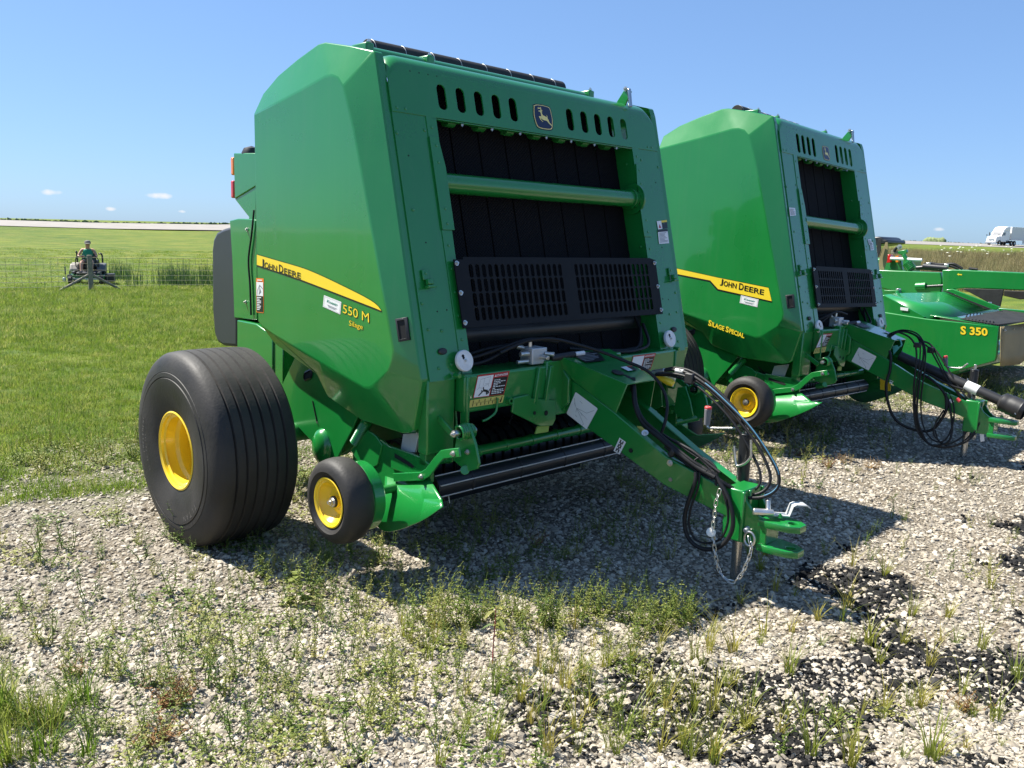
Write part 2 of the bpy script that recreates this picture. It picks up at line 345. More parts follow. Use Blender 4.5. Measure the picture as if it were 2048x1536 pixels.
def wheel(root,c,s,R,w,rim,big,name):
    """tyre + rim lathed about the x axis; outer face at c, s=+1 when the wheel body extends to +x"""
    ax=(s,0,0); e=empty(name); e.parent=root; e.location=MP(Vector(c)) if MP else Vector(c); z=(0,0,0)
    if big:
        pr=[(.05,rim-.012),(.03,rim),(.018,rim+.03),(.004,R*.62),(.0,R*.70),(.0,R*.735),(.006,R*.74),(.006,R*.745),(.002,R*.75),(.004,R*.79),(.0075,R*.795),(.006,R*.80),(.012,R*.86),(.026,R*.925),(.040,R*.962)]
        x0,x1=.055,w-.055; ng=7; 
        for i in range(ng):
            a=x0+(x1-x0)*i/ng; b=x0+(x1-x0)*(i+1)/ng; cr=lambda x:R*(1-.035*((x-w/2)/(w/2))**4)
            pr+=[(a+.004,cr(a)),(b-.010,cr(b)),(b-.0075,cr(b)-.013),(b-.0028,cr(b)-.013)] if i<ng-1 else [(a+.004,cr(a)),(b,cr(b))]
        pr+=[(w-t,r) for t,r in reversed([(.05,rim-.012),(.03,rim),(.0,R*.70),(.012,R*.86),(.03,R*.925)])]
        t=lathe('tyre',pr,z,ax,'tyre',e,112,28,mp=False)
        lathe('rim',[(.05,rim-.03),(.035,rim-.004),(.026,rim+.004),(.022,rim-.004),(.03,rim-.016),(.06,rim-.02),(.10,rim-.028),(.115,rim-.045),(.14,rim-.05),(.27,rim-.05),(.285,.07),(.285,0)],z,ax,'yellow',e,72,35,mp=False)
        hub=lathe('hub',[(.285,.075),(.25,.07),(.245,.03),(.22,.03),(.22,0)],z,ax,'yellow',e,32,mp=False)
        for i in range(6): a=i*math.pi/3; link('wheel_bolt',shared('boltzinc',bolt_me),'zinc',e,Matrix.Translation(Vector((s*.284,.052*math.cos(a),.052*math.sin(a))))@basis((-s,0,0))@Matrix.Scale(1.1,4))
        # raised sidewall lettering
        V=[];F=[]
        for word,a0,rr,hh in (('TITAN',-38,R*.66,.040),('IMPLEMENT',-168,R*.66,.024),('21.5L-16.1SL',-150,R*.60,.018)):
            for i,ch in enumerate(word):
                me=text_mesh(ch); a=math.radians(a0)-i*hh*.95/rr
                for p in me.polygons: F.append(tuple(len(V)+k for k in p.vertices))
                for v in me.vertices:
                    th=a-v.co.x*hh*.9/rr; r=rr+v.co.y*hh; V.append(Vector((-s*.0015,-s*math.cos(th)*r,math.sin(th)*r)))
                bpy.data.meshes.remove(me)
        mk('raised_lettering',V,F,'tyremark',e,smooth=0,mp=False)
    else:
        pr=[(.03,rim-.01),(.018,rim),(.008,rim+.02),(.0,R*.72),(.003,R*.80),(.012,R*.90),(.028,R*.965),(.05,R*.99),(w/2,R)]; pr=pr+[(w-t,r) for t,r in reversed(pr[:-1])]
        lathe('tyre',pr,z,ax,'tyre',e,72,35,mp=False)
        lathe('rim',[(.02,rim-.02),(.014,rim-.002),(.010,rim+.004),(.008,rim-.002),(.012,rim-.010),(.03,rim-.016),(.045,rim-.03),(.058,rim-.038),(.066,.065),(.06,.055),(.06,.03),(.045,.028),(.045,0)],z,ax,'yellow',e,56,35,mp=False)
        lathe('bearing',[(.05,.028),(.038,.028),(.034,.024),(.034,.014),(.04,0)],z,ax,'blackpaint',e,20,mp=False)
        link('axle_bolt',shared('boltzinc',bolt_me),'zinc',e,Matrix.Translation(Vector((s*.036,0,0)))@basis((-s,0,0))@Matrix.Scale(1.9,4))
    return e
def helix(c,ax,r,L,turns,wr):
    ax=Vector(ax).normalized(); a=ax.orthogonal().normalized(); b=ax.cross(a); n=int(turns*12)
    return [Vector(c)+ax*(L*i/n)+a*(r*math.cos(i*math.pi/6))+b*(r*math.sin(i*math.pi/6)) for i in range(n+1)]
def danger(root,q,pfr,name='warning_decal',full=True):
    bl,br,tr,tl=q; f=qf(bl,br,tr,tl)
    b=flat(name,f,SQ,'decalred',root,.0015)
    flat('pictogram_panel',f,rect(.02,.03,.5,.93),'decalwhite',b,.0025)
    if full:
        man=lambda u,v:f(.02+.48*u,.03+.9*v,.0035)
        def limb(p,q_,w):
            d=Vector((q_[0]-p[0],q_[1]-p[1],0)); n=Vector((-d.y,d.x,0)).normalized()*w; return [(p[0]+n.x,p[1]+n.y),(p[0]-n.x,p[1]-n.y),(q_[0]-n.x,q_[1]-n.y),(q_[0]+n.x,q_[1]+n.y)]
        L_=[limb((.52,.30),(.82,.24),.055),limb((.55,.30),(.48,.46),.03),limb((.53,.28),(.28,.06),.035),limb((.80,.25),(.86,.17),.035),limb((.86,.17),(1.0,.36),.03),limb((.76,.24),(.80,.08),.035),limb((.80,.08),(.95,.17),.028),[(.42+.035*math.cos(a*.7),.285+.04*math.sin(a*.7)) for a in range(9)]]
        flats('pictogram',man,L_,'decalblack',b)
        S_=[limb(p,q_,.006) for p,q_ in (((.2,.45),(.2,.85)),((.2,.85),(.8,.93)),((.8,.93),(.8,.55)),((.45,.5),(.45,.9)),((.2,.45),(.5,.4)),((.5,.5),(.75,.58)),((.75,.58),(.85,.45)),((.1,.35),(.2,.45)),((.55,.6),(.8,.62)))]
        flats('sketch_lines',man,S_,'sketch',b)
    flat('text_panel',f,rect(.53,.03,.97,.78),'decalblack',b,.0025)
    text('lettering','DANGER',lambda u,v:f(.62+.34*u,.835+.10*v,.0027),'decalwhite',b,off=.02)
    flat('warning_triangle',f,[(.54,.83),(.605,.83),(.572,.945)],'decalwhite',b,.0027)
    rows=[];v=.74
    random.seed(3)
    for i in range(9):
        v-=.072; u=.56
        while u<.93:
            w=random.uniform(.03,.085); rows.append(rect(u,v,min(u+w,.945),v+.036)); u+=w+.016
            if random.random()<.1: break
    flats('lettering',f,rows,'decalwhite',b,.0034)
    return b
def baler(k):
    global MP
    M=Matrix() if k==1 else M2
    root=empty('round_baler',M); MP=None if k==1 else mp2; fr=W0 if k==1 else F2
    HW,OP,ZS,SZ,TZ=(1.04,.777,2.197,2.302,2.41) if k==1 else (.824,.565,2.372,2.478,2.595)
    G='green'
    # ------------------------------------------------ side shields
    A=X([(514,642),(512,228),(556,204),(600,181),(650,153),(664,150),(676,155),(686,172),(694,205),(707,260),(738,430),(763,572),(786,700),(784,722),(776,743),(746,771),(738,775),(728,775),(690,753),(640,724),(545,668),(525,654)],XS)
    B=X([(519,656),(522,188),(556,151),(595,118),(636,88),(650,84),(700,91),(744,102),(763,120),(775,185),(804,430),(822,572),(843,700),(850,735),(854,764),(826,860),(818,866),(804,867),(722,840),(655,793),(632,748),(550,688)],-1.085)
    for i in range(len(A)):
        A[i].y=min(A[i].y,1.41); B[i].y=min(B[i].y,1.41)
    A[0].y=A[1].y=1.41; B[0].y=B[1].y=1.41
    for i in range(8,15): B[i].y=-.25+.25*B[i].z+.003
    B[7].y=-.25+.25*B[7].z+.012
    Cc=[Vector((-1.036,p.y+.004,p.z)) for p in B]
    n=len(A); Fs=[tuple(range(n))]+[(i,(i+1)%n,n+(i+1)%n,n+i) for i in range(n)]+[(n+i,n+(i+1)%n,2*n+(i+1)%n,2*n+i) for i in range(n)]
    SH={}
    for s in (-1,1):
        V=A+B+Cc
        if s==1: V=mir(V)
        SH[s]=mk('side_shield',V,Fs,G,root,.007,2,9)
    sh=SH[-1]
    # recessed latch handle on the front bevel of the shield
    o=(A[10]+B[10])/2; nb=(A[11]-A[10]).cross(B[10]-A[10]).normalized(); nb=nb if nb.x<0 else -nb
    hq=[W0.pl(px,py,o,nb) for px,py in ((797,684),(819,680),(814,634),(790,638))]
    f=qf(*hq); f2=lambda u,v,l:f(u,v,l)
    V=[f(u,v,.001) for u,v in SQ]+[f(.18+.6*u,.1+.8*v,.005) for u,v in SQ]+[f(.18+.6*u,.1+.8*v,.001) for u,v in SQ]+[f(u,v,-.01) for u,v in SQ]
    fr_=mk('latch_handle',V,[(i,(i+1)%4,4+(i+1)%4,4+i) for i in range(4)]+[(4+i,4+(i+1)%4,8+(i+1)%4,8+i) for i in range(4)]+[(12+i,12+(i+1)%4,(i+1)%4,i) for i in range(4)],'blackplastic',sh,.0015)
    V=[f(.18+.6*u,.1+.8*v,.0012) for u,v in SQ]; mk('latch_recess',V,[(0,1,2,3)],'dark',sh,0,smooth=0)
    # ------------------------------------------------ front panels
    sv=MP; MP=None
    for s in (-1,1):
        col=rrect(s*(HW+OP+.06)/2,(.962+ZS)/2*SL,HW-OP-.06,(ZS-.962)*SL,.004)
        cp=plate('front_column',col,[],.006,FM(.0),G,root)
        st=rrect(s*(OP+.032),(.93+ZS+.012)/2*SL,.064,(ZS+.012-.93)*SL,.003); sp=plate('opening_flange',st,[],.006,FM(.004),G,root)
        for j in range(11):
            z=1.03+j*(ZS-1.08)/10; rivet(FPt(s*(OP+.035),z,.0045),EN,sp)
        for (x,z) in ((.20,1.02),(.12,1.03),(.23,1.2),(.15,1.19),(.245,1.32),(.25,2.1),(.08,2.13),(.22,1.75)):
            rivet(FPt(s*(OP+x),z,.001),EN,cp,1.1)
        for (x,z) in ((.10,1.285),(.16,1.28),(.17,1.6),(.2,2.0)):
            V,F=cylv(FPt(s*(OP+x),z,.0),FPt(s*(OP+x),z,.0012),.004,n=8); mk('bolt_hole',V,F,'dark',cp)
        # longer hinge flange beside the cross tube
        hf=[FPt(s*(OP+a),z,.0115) for a,z in ((.064,1.66),(.064,2.1),(.01,2.1),(-.012,1.96),(-.012,1.66))]
        prism('hinge_flange',hf,EN*-.006,G,root,.001)
        for z in (1.69,1.76,1.98,2.06): rivet(FPt(s*(OP+.03),z,.0115),EN,root)
        # inner cheek of the opening
        q=[FPt(s*OP,.93,.0),FPt(s*OP,ZS,.0),FPt(s*OP,ZS,.0)+Vector((0,.6,0)),FPt(s*OP,.93,.0)+Vector((0,.6,0))]
        ck=prism('opening_cheek',q,(s*.01,0,0),G,root,.001)
        for z,dy in ((1.9,.05),(1.6,.04),(1.45,.05),(2.1,.06)): rivet(FPt(s*OP,z)+Vector((0,dy,0)),(-s,0,0),ck,1.3)
        # white twine discs
        zc=1.04 if k==1 else 1.0; xc=s*(.843 if k==1 else .634)
        d=lathe('twine_disc',[(0,.02),(.012,.049),(.016,.052),(.028,.052),(.032,.049),(.032,.012),(.034,.012),(.034,0)],FPt(xc,zc,.012),EN,'white',root,40)
        V,F=cylv(FPt(xc-.012,zc+.022,.044),FPt(xc-.012,zc+.022,.0455),.008,n=12); V2,F2_=cylv(FPt(xc-.009,zc+.012,.044),FPt(xc-.009,zc+.012,.0457),.007,n=12)
        multi('disc_slot',[(V,F),(V2,F2_)],'dark',d); bolt(FPt(xc,zc,.046),EN,d,.7)
        # oval plug
        xp=s*(.943 if k==1 else .725); zp=1.095 if k==1 else 1.071
        lathe('rubber_plug',[(0,.026),(.006,.026),(.011,.02),(.012,0)],(0,0,0),(0,0,1),'blackplastic',root,20).matrix_local=Matrix.Translation(FPt(xp,zp,.002))@basis(EN)@Matrix.Diagonal((1.0,.62,1,1))
        # latch bracket
        xb=s*(.986 if k==1 else .77); zb=1.431 if k==1 else 1.45
        b=box('latch_bracket',(0,.018,.006),(.035,.05,.012),G,root,Matrix.Translation(FPt(xb,zb,.002))@basis(EN),.003)
        box('latch_hook',(0.008,-.018,.02),(.03,.03,.03),G,b,Matrix.Translation(FPt(xb,zb,.004))@basis(EN),.006)
        box('latch_tongue',(0.012,-.04,.022),(.05,.012,.03),G,b,Matrix.Translation(FPt(xb,zb,.004))@basis(EN),.003); rivet(FPt(xb,zb+.025,.014),EN,b)
    # header with slots
    xs=(.72,.597,.474,.351,.227) if k==1 else (.514,.418,.322,.226)
    R=.10; y0=ZS*SL; y1=TZ*SL
    arc=[(HW-R+R*math.sin(t*math.pi/20),y1-R+R*math.cos(t*math.pi/20)) for t in range(11)]
    outl=[(-x,y) for x,y in reversed(arc)]+arc; outl=[(-HW,y0)]+outl+[(HW,y0)]
    sw,shh=(.056,.125) if k==1 else (.052,.16)
    holes=[rrect(s*x,SZ*SL,sw,shh,.024) for s in(-1,1) for x in xs]
    hd=plate('header_panel',outl,holes,.007,FM(.003),G,root,bev=.0012)
    for s in(-1,1):
        for x in ((.06,.10) if s==1 else (.03,.08)): rivet(FPt(s*(HW-x),ZS+.02,.0045),EN,hd)
    for i in range(4):
        V,F=cylv(FPt(-HW+.14+.055*i,TZ-.01,.0),FPt(-HW+.14+.055*i,TZ-.01,.0045),.004,n=8); mk('bolt_hole',V,F,'dark',hd)
    deer(root,hd,0.0,SZ-.012 if k==1 else SZ-.02,.165 if k==1 else .15,.004)
    rings=[]; nn=Vector((0,.970,-.2425)); xr=[-HW+.001]+[-HW+R*(1-math.cos(t*math.pi/14)) for t in range(1,8)]; xr=xr+[-x for x in reversed(xr)]
    for x in xr:
        d=max(0,abs(x)-(HW-R)); dl=R-math.sqrt(max(0,R*R-d*d)); P0=FPt(x,TZ-.004,.003)-ES*dl; c=P0+nn*.09; row=[P0-ES*.002,P0]
        for t in range(1,9):
            ph=math.radians(-14-76*t/8); row.append(c-Vector((0,math.cos(ph),math.sin(ph)))*.09)
        e=row[-1]; row+=[e+Vector((0,.2,0)),e+Vector((0,.42,-.01))]; rings.append(row)
    V=[p for r in rings for p in r]; m_=len(rings[0]); F=[(i*m_+j,(i+1)*m_+j,(i+1)*m_+j+1,i*m_+j+1) for i in range(len(rings)-1) for j in range(m_-1)]
    mk('top_cap',V,F,G,root,0,smooth=60)
    box('header_lip',(0,0,-.004),(2*OP+.06,.02,.006),G,root,Matrix.Translation(FPt(0,ZS-.002,-.006))@basis(ES,EN),.002)
    # belt guides under the header
    ng=7 if k==1 else 5
    for i in range(ng):
        x=-OP+.16+(2*OP-.32)*i/(ng-1); g=cyl('belt_guide',FPt(x-.05,ZS+.022,-.06),FPt(x+.005,ZS+.022,-.06),.034,'greenlow',root); bolt(FPt(x+.012,ZS-.012,-.004),-ES,g,.8)
    # belts
    nb_=8 if k==1 else 6; pitch=(2*OP+.0)/nb_
    for i in range(nb_):
        x=-OP+pitch*(i+.5); a=FPt(x,.9,-.125); b=FPt(x,TZ+.06,-.125); w=pitch*.48
        q=[a-EX*w,a+EX*w,b+EX*w,b-EX*w]; prism('belt',q,EN*-.008,'belt',root,.003)
    # cross tube
    zt,yt=(1.888,.262) if k==1 else (1.847,.246)
    ct=cyl('cross_tube',(-OP-.004,yt,zt),(OP+.004,yt,zt),.050,G,root,n=40)
    for s in(1,): cyl('tube_collar',(s*(OP-.012),yt,zt),(s*(OP+.003),yt,zt),.092,G,root,n=40); cyl('tube_collar',(s*(OP-.045),yt,zt),(s*(OP-.011),yt,zt),.062,G,root,r2=.058,n=40)
    # perforated guard
    gx,gz0,gz1=(.815,1.192,1.528) if k==1 else (.602,1.15,1.482)
    ol=[(-gx,gz0*SL),(gx,gz0*SL),(gx,(gz1-.012)*SL),(gx-.06,gz1*SL),(-gx+.06,gz1*SL),(-gx+.06,(gz1-.012)*SL),(-gx,(gz1-.012)*SL)]
    nh=16 if k==1 else 12; hp=(gx-.125)/nh; hl=[]
    for s in(-1,1):
        for j in range(4):
            for i in range(nh): hl.append(rrect(s*(.045+hp*(i+.5)),(gz0+.062+j*(gz1-gz0-.105)/3.35)*SL,hp*.62,.066,.011,2))
    gd=plate('perforated_guard',ol,hl,.006,FM(.03),'screenblack',root,bev=.0008)
    for s in(-1,1):
        for z in ((1.217,1.358,1.498) if k==1 else (1.176,1.316,1.455)): bolt(FPt(s*(.80 if k==1 else .587),z,.03),EN,gd,1.0)
    MP=sv
    # ------------------------------------------------ cavity, beam, hangers
    box('interior_dark_sheet',(0,.62,1.3),(1.6,.02,2.4),'dark',root)  # near-black sheet added behind the belts so the interior reads as dark
    box('cavity_dark_sheet',(0,.30,1.08),(1.56,.015,.24),'blackpaint',root)  # black sheet standing in for the shade inside the cavity
    cyl('starter_roll',(-.77,.22,1.14),(.77,.22,1.14),.075,'blackpaint',root,n=32)
    bm_=multi('main_beam',[(bxv((0,.12,.893),(1.74,.37,.185)),BF)],G,root,.012,3)
    for s in(-1,1):
        box('leg_post',(s*.965,.03,.79),(.17,.07,.36),G,root,None,.008)
        box('leg_gusset',(s*.855,-.05,.86),(.02,.05,.24),G,root,None,.006)
        cyl('pivot_boss',(s*.9,-.02,.985),(s*.9,-.06,.985),.012,G,root)
    for x0,x1 in ((-.385,-.36),(-.30,-.275)): prism('beam_rib',[(x0,-.067,.985),(x1,-.067,.985),(x1-.03,-.067,.80),(x0-.03,-.067,.80)],(0,-.022,0),G,root,.004)
    hp_=[W0.Y(a,b,-.085) for a,b in ((1028,796),(1058,789),(1063,797),(1111,800),(1112,838),(1105,852),(1080,853),(1024,825))]
    hg=prism('beam_hanger',hp_,(0,.014,0),G,root,.004)
    for px,py,rx in ((1069,826,.010),(1092,826,.014)): 
        p=W0.Y(px,py,-.086); V,F=cylv(p,p+Vector((0,-.002,0)),rx,n=14); mk('hanger_hole',V,F,'dark',hg)
    prism('hanger_foot',[W0.Y(a,b,-.07) for a,b in ((1076,853),(1099,850),(1097,864),(1071,868))],(0,.01,0),'palegreenish',root,.002)
    lathe('hinge_boss',[(0,.008),(0,.017),(.05,.017),(.05,.008)],W0.Y(1023,802,-.09),(0,1,0),G,root,20)
    # scale pointer
    tube('scale_pointer',[W0.Y(a,b,-.08) for a,b in ((995,796),(994,812),(990,826),(975,838),(965,842))],.006,G,root,sp=4)
    # valve block and fittings on the beam
    vb=box('valve_block',(-.34,.0,1.035),(.11,.09,.085),'galv',root,None,.005)
    for x,y,z,dx,dy,dz,r in ((-.40,-.02,1.05,-.06,0,0,.013),(-.40,-.02,1.01,-.08,0,0,.011),(-.33,-.045,1.03,0,-.05,0,.012),(-.30,-.045,1.045,.02,-.045,0,.012),(-.37,.0,1.078,0,0,.035,.011),(-.40,.02,1.075,-.05,0,.01,.012)): cyl('hydraulic_fitting',(x,y,z),(x+dx,y+dy,z+dz),r,'zinc',vb,n=14)
    cyl('valve_solenoid',(-.27,-.06,1.02),(-.13,-.10,1.035),.018,'blackplastic',vb); cyl('wire_sleeve',(-.13,-.10,1.036),(-.07,-.115,1.04),.012,'decalwhite',vb)
    hs=[[(-.80,.10,1.02),(-.66,.06,1.05),(-.52,.02,1.09),(-.42,.0,1.115),(-.34,-.02,1.12),(-.2,-.04,1.10)],[(-.80,.08,1.0),(-.64,.05,1.02),(-.5,.03,1.075),(-.42,.02,1.085)],[(-.79,.12,1.03),(-.6,.1,1.07),(-.45,.06,1.09)],
        [(.05,.1,1.03),(.3,.06,1.0),(.5,.03,1.0),(.64,.04,1.02),(.70,.10,1.10),(.72,.18,1.22)],[(.1,.12,1.02),(.35,.0,1.0),(.52,-.02,1.0),(.66,.0,1.03),(.70,.08,1.14)],[(.15,.12,1.02),(.4,.04,1.0),(.58,.02,1.01),(.68,.08,1.12)]]
    for h in hs: tube('hydraulic_hose',h,.0095,'hose',root)
    # ------------------------------------------------ drawbar
    sv=MP; MP=None
    if k==2: dM=Matrix.Translation((0,.0,-.0))
    st=[(-.0,.155,.945,.745),(-.395,.152,.778,.60),(-.725,.145,.611,.467),(-1.05,.085,.500,.375)]
    for s in(-1,1):
        V=[]; 
        for y,x,zt_,zb_ in st: V+=[(s*x,y,zb_),(s*x,y,zt_),(s*(x-.045),y,zt_-.004),(s*(x-.045),y,zt_-.014),(s*(x-.012),y,zt_-.014),(s*(x-.012),y,zb_)]
        F=[(i*6+j,i*6+(j+1)%6,(i+1)*6+(j+1)%6,(i+1)*6+j) for i in range(3) for j in range(6)]+[tuple(range(5,-1,-1)),tuple(range(18,24))]
        rl=mk('drawbar_rail',V,F,G,root,.005,2)
        if s==-1: rail=rl
    # root gusset plates where the drawbar meets the beam
    for s in(-1,1):
        prism('drawbar_gusset',[(s*.165,.0,.99),(s*.165,-.05,.975),(s*.165,-.115,.91),(s*.165,-.115,.78),(s*.165,-.05,.715),(s*.165,.0,.69)],(s*.02,0,0),G,root,.005)
    box('drawbar_mount',(-.0,-.04,.86),(.62,.06,.30),G,root,None,.008)
    cv=[(-.225,-.05,1.035),(.225,-.05,1.035),(.12,-.45,.925),(-.12,-.45,.925),(-.16,-.02,.945),(.16,-.02,.945),(.15,-.41,.775),(-.15,-.41,.775)]
    off=[Vector(p)*1 for p in cv]; inn=[Vector((p[0]*.95,p[1],p[2]-.006)) for p in cv]
    cvr=mk('drawbar_cover',off+inn,[(0,1,2,3),(0,3,7,4),(1,5,6,2),(8,11,10,9),(8,12,15,11),(9,10,14,13),(3,2,10,11),(3,11,15,7),(2,6,14,10),(0,8,9,1),(4,12,8,0),(1,9,13,5)],G,root,.006,2)
    # hitch
    box('hitch_block',(0,-1.075,.395),(.17,.10,.25),G,root,None,.008)
    for x in (-.085,-.03,.085): box('hitch_block_rib',(x,-1.127,.395),(.016,.016,.24),G,root,None,.004)
    for s in(-1,1):
        prism('hitch_gusset',[(s*.075,-1.125,.49),(s*.07,-1.16,.44),(s*.06,-1.2,.41),(s*.055,-1.225,.405),(s*.055,-1.225,.27),(s*.075,-1.125,.27)],(-s*.016,0,0),G,root,.004)
    cl=[(-.07,-1.2),(-.075,-1.25),(-.06,-1.34),(-.028,-1.385),(.028,-1.385),(.06,-1.34),(.075,-1.25),(.07,-1.2)]
    hole=[(.022*math.cos(t*math.pi/8),-1.335+.022*math.sin(t*math.pi/8)) for t in range(16)]
    for z in (.40,.283): plate('hitch_clevis',cl,[hole],.026,Matrix.Translation((0,0,z)),G,root,bev=.003)
    box('clevis_web',(0,-1.225,.335),(.12,.03,.10),G,root,None,.004)
    if k==1:
        # spare pin and bent retainer on the clevis
        pn=cyl('hitch_pin',(-.085,-1.18,.437),(-.03,-1.25,.437),.016,'zinc',root); cyl('pin_handle',(-.045,-1.235,.425),(-.02,-1.215,.485),.011,'zinc',pn)
        V=[(-.02,-1.21,.418),(.03,-1.27,.418),(.04,-1.285,.418),(.052,-1.295,.465),(.062,-1.305,.472),(.09,-1.34,.472),(.10,-1.352,.462)]
        W_=Vector((.75,-.62,0)).normalized(); sd_=Vector((.62,.75,0))*.026; P_=[Vector(v)-sd_ for v in V]; P2=[Vector(v)+sd_ for v in V]; nu=Vector((0,0,.006))
        n_=len(V); VV=P_+P2+[p+nu for p in P_]+[p+nu for p in P2]; FF=[]
        for i in range(n_-1): FF+=[(i,i+1,n_+i+1,n_+i),(2*n_+i,3*n_+i,3*n_+i+1,2*n_+i+1),(i,2*n_+i,2*n_+i+1,i+1),(n_+i,n_+i+1,3*n_+i+1,3*n_+i)]
        mk('pin_retainer',VV,FF,'galv',root,.001)
    bolt((0.0,-1.27,.414),(0,0,1),root,1.2,'green','grease_cap')
    # diagram plate on the left rail
    def rp(px,py,o=.0): return fr.pl(px,py,Vector((-.1535,-.2,0)),Vector((-1,-.0076,0)))
    if k==1: dq=[(1133.5,827),(1174,858.5),(1196.5,817),(1152,783.5)]
    else: dq=[(1703,722.5),(1737.5,741),(1753.5,713),(1718,694.5)]
    f=qf(*[rp(*q) for q in dq]); dp=flat('diagram_decal',f,[(p[0],p[1]) for p in rrect(.5,.5,1,1,.05)],'decalwhite',root,.003)
    def limb(p,q_,w):
        d=Vector((q_[0]-p[0],q_[1]-p[1],0)); n=Vector((-d.y,d.x,0)).normalized()*w; return [(p[0]+n.x,p[1]+n.y),(p[0]-n.x,p[1]-n.y),(q_[0]-n.x,q_[1]-n.y),(q_[0]+n.x,q_[1]+n.y)]
    flats('diagram_lines',f,[limb(a,b,.006) for a,b in (((.12,.6),(.22,.5)),((.22,.5),(.3,.46)),((.3,.46),(.8,.1)),((.3,.46),(.85,.35)),((.3,.47),(.72,.56)),((.72,.56),(.92,.85)),((.22,.5),(.05,.75)),((.3,.46),(.33,.3)),((.5,.42),(.62,.35)),((.3,.8),(.42,.77)),((.35,.2),(.45,.17)),((.8,.1),(.78,.02)))],'sketch',dp,.004)
    if k==1:
        cq=[(1228,901),(1240,909),(1253,884),(1240,875)]; o_=Vector((-.152,-.395,0)); n_=Vector((-1,-.02,0))
        f=qf(*[fr.pl(a,b,o_,n_) for a,b in cq]); ch=flat('chain_decal',f,SQ,'decalwhite',root,.004)
        P_=[]
        for v0 in (.04,.36,.68): P_+=[rect(.25,v0+.02,.40,v0+.26),rect(.60,v0+.02,.75,v0+.26)]
        P_+=[rect(.43,.2,.57,.46),rect(.43,.54,.57,.80)]
        flats('chain_symbol',f,P_,'decalblack',ch,.0055)
        p=fr.pl(1262,901,o_,n_); V,F=cylv(p+Vector((-.004,0,0)),p+Vector((.01,0,0)),.012,n=16); mk('rail_hole',V,F,'dark',rail)
        p=fr.pl(1341,959,Vector((-.145,-.725,0)),Vector((-1,-.18,0)).normalized()); V,F=cylv(p+Vector((-.003,0,0)),p+Vector((.01,0,0)),.010,n=16); mk('rail_hole',V,F,'wood',rail)
    else:
        f=qf(*[rp(a,b) for a,b in ((1778,768),(1786,772),(1788,761),(1780,757))]); flats('rail_marking',f,[rect(0,.7,1,.8),rect(.1,.2,.4,.55),rect(.5,.2,.8,.55)],'decalwhite',root,.004)
    # black serial plate and small warning on the cover
    cq=[(-.14,-.19,1.0),(.02,-.19,1.0),(.09,-.07,1.032),(-.13,-.07,1.032)]
    f=qf(*cq); sp_=flat('info_decal',f,SQ,'decalblack',cvr,.003); flats('lettering',f,[rect(.05,.15+.14*i,.05+.9*random.uniform(.5,1),.2+.14*i) for i in range(6)],'sketch',sp_,.004)
    f=qf((.03,-.335,.960),(.115,-.335,.960),(.125,-.285,.974),(.03,-.285,.974)); sp_=flat('warning_decal',f,SQ,'decalblack',cvr,.003); flat('pictogram_panel',f,rect(0,0,.5,1),'decalwhite',sp_,.004); flat('warning_strip',f,rect(.5,.8,1,1),'decalred',sp_,.004)
    MP=sv
    # danger labels on the beam
    if k==1: 
        q=[fr.Y(a,b,-.066) for a,b in ((945.2,796.6),(1007.3,788.7),(1019,741.8),(955.2,750.3))]; MP=None; danger(root,q,fr)
        q=[fr.Y(a,b,-.066) for a,b in ((937.6,815.3),(1004.4,805),(1008.5,789.8),(940.2,800.4))]; f=qf(*q); b=flat('scale_decal',f,rrect(.5,.5,1,1,.04),'scaleyellow',root,.0018)
        flats('scale_marks',f,[rect(.08+.117*i,.12,.10+.117*i,.45) for i in range(8)]+[rect(.08+.17*i,.55,.10+.17*i,.9) for i in range(5)]+[rect(.08,.49,.93,.515),rect(.92,.12,.945,.9)],'decalblack',b,.003)
        q=[fr.Y(a,b,-.066) for a,b in ((1258,744),(1300.7,738.6),(1311.6,706),(1266,711.5))]; danger(root,q,fr,full=False)
        for i,(Q,tp) in enumerate((([(1316,459),(1335,456.5),(1333,440),(1313,442.5)],0),([(1318,488),(1338,486.5),(1334.5,458),(1315,460)],1))):
            f=qf(*[fr.Fp(a,b,.003) for a,b in Q]); b=flat('instruction_decal',f,SQ,'decalwhite',root,.001)
            if tp==0: flat('warning_strip',f,rect(.45,.75,1,1),'decalyellow',b,.0018); flat('text_panel',f,rect(.45,.0,1,.75),'decalblack',b,.0018); flat('pictogram',f,[(.1,.15),(.35,.15),(.22,.6)],'decalred',b,.0018)
            else: flat('title_bar',f,rect(0,.84,1,1),'decalblack',b,.0018); flats('lettering',f,[rect(.1,.1+.09*i,.1+.8*random.uniform(.6,1),.14+.09*i) for i in range(8)],'sketch',b,.0018)
    else:
        MP=None
        q=[fr.Y(a,b,-.066) for a,b in ((1631,696),(1652,692.5),(1665,666),(1643,668))]; danger(root,q,fr)
        q=[fr.Y(a,b,-.066) for a,b in ((1626,707.5),(1649,704),(1652.5,694),(1630,697))]; f=qf(*q); b=flat('scale_decal',f,SQ,'scaleyellow',root,.0018); flats('scale_marks',f,[rect(.1+.15*i,.2,.14+.15*i,.8) for i in range(6)],'decalblack',b,.003)
        for Q in ([(1738,490),(1744,489),(1742,478),(1735,479)],[(1741,501),(1748,500),(1745.5,484),(1739,485)],[(1580,432),(1592,431),(1590,416),(1578,415)]):
            f=qf(*[fr.Fp(a,b,.003) for a,b in Q]); b=flat('instruction_decal',f,SQ,'decalwhite',root,.001); flats('lettering',f,[rect(.12,.12+.11*i,.12+.76*random.uniform(.6,1),.18+.11*i) for i in range(7)],'sketch',b,.0018)
    MP=sv
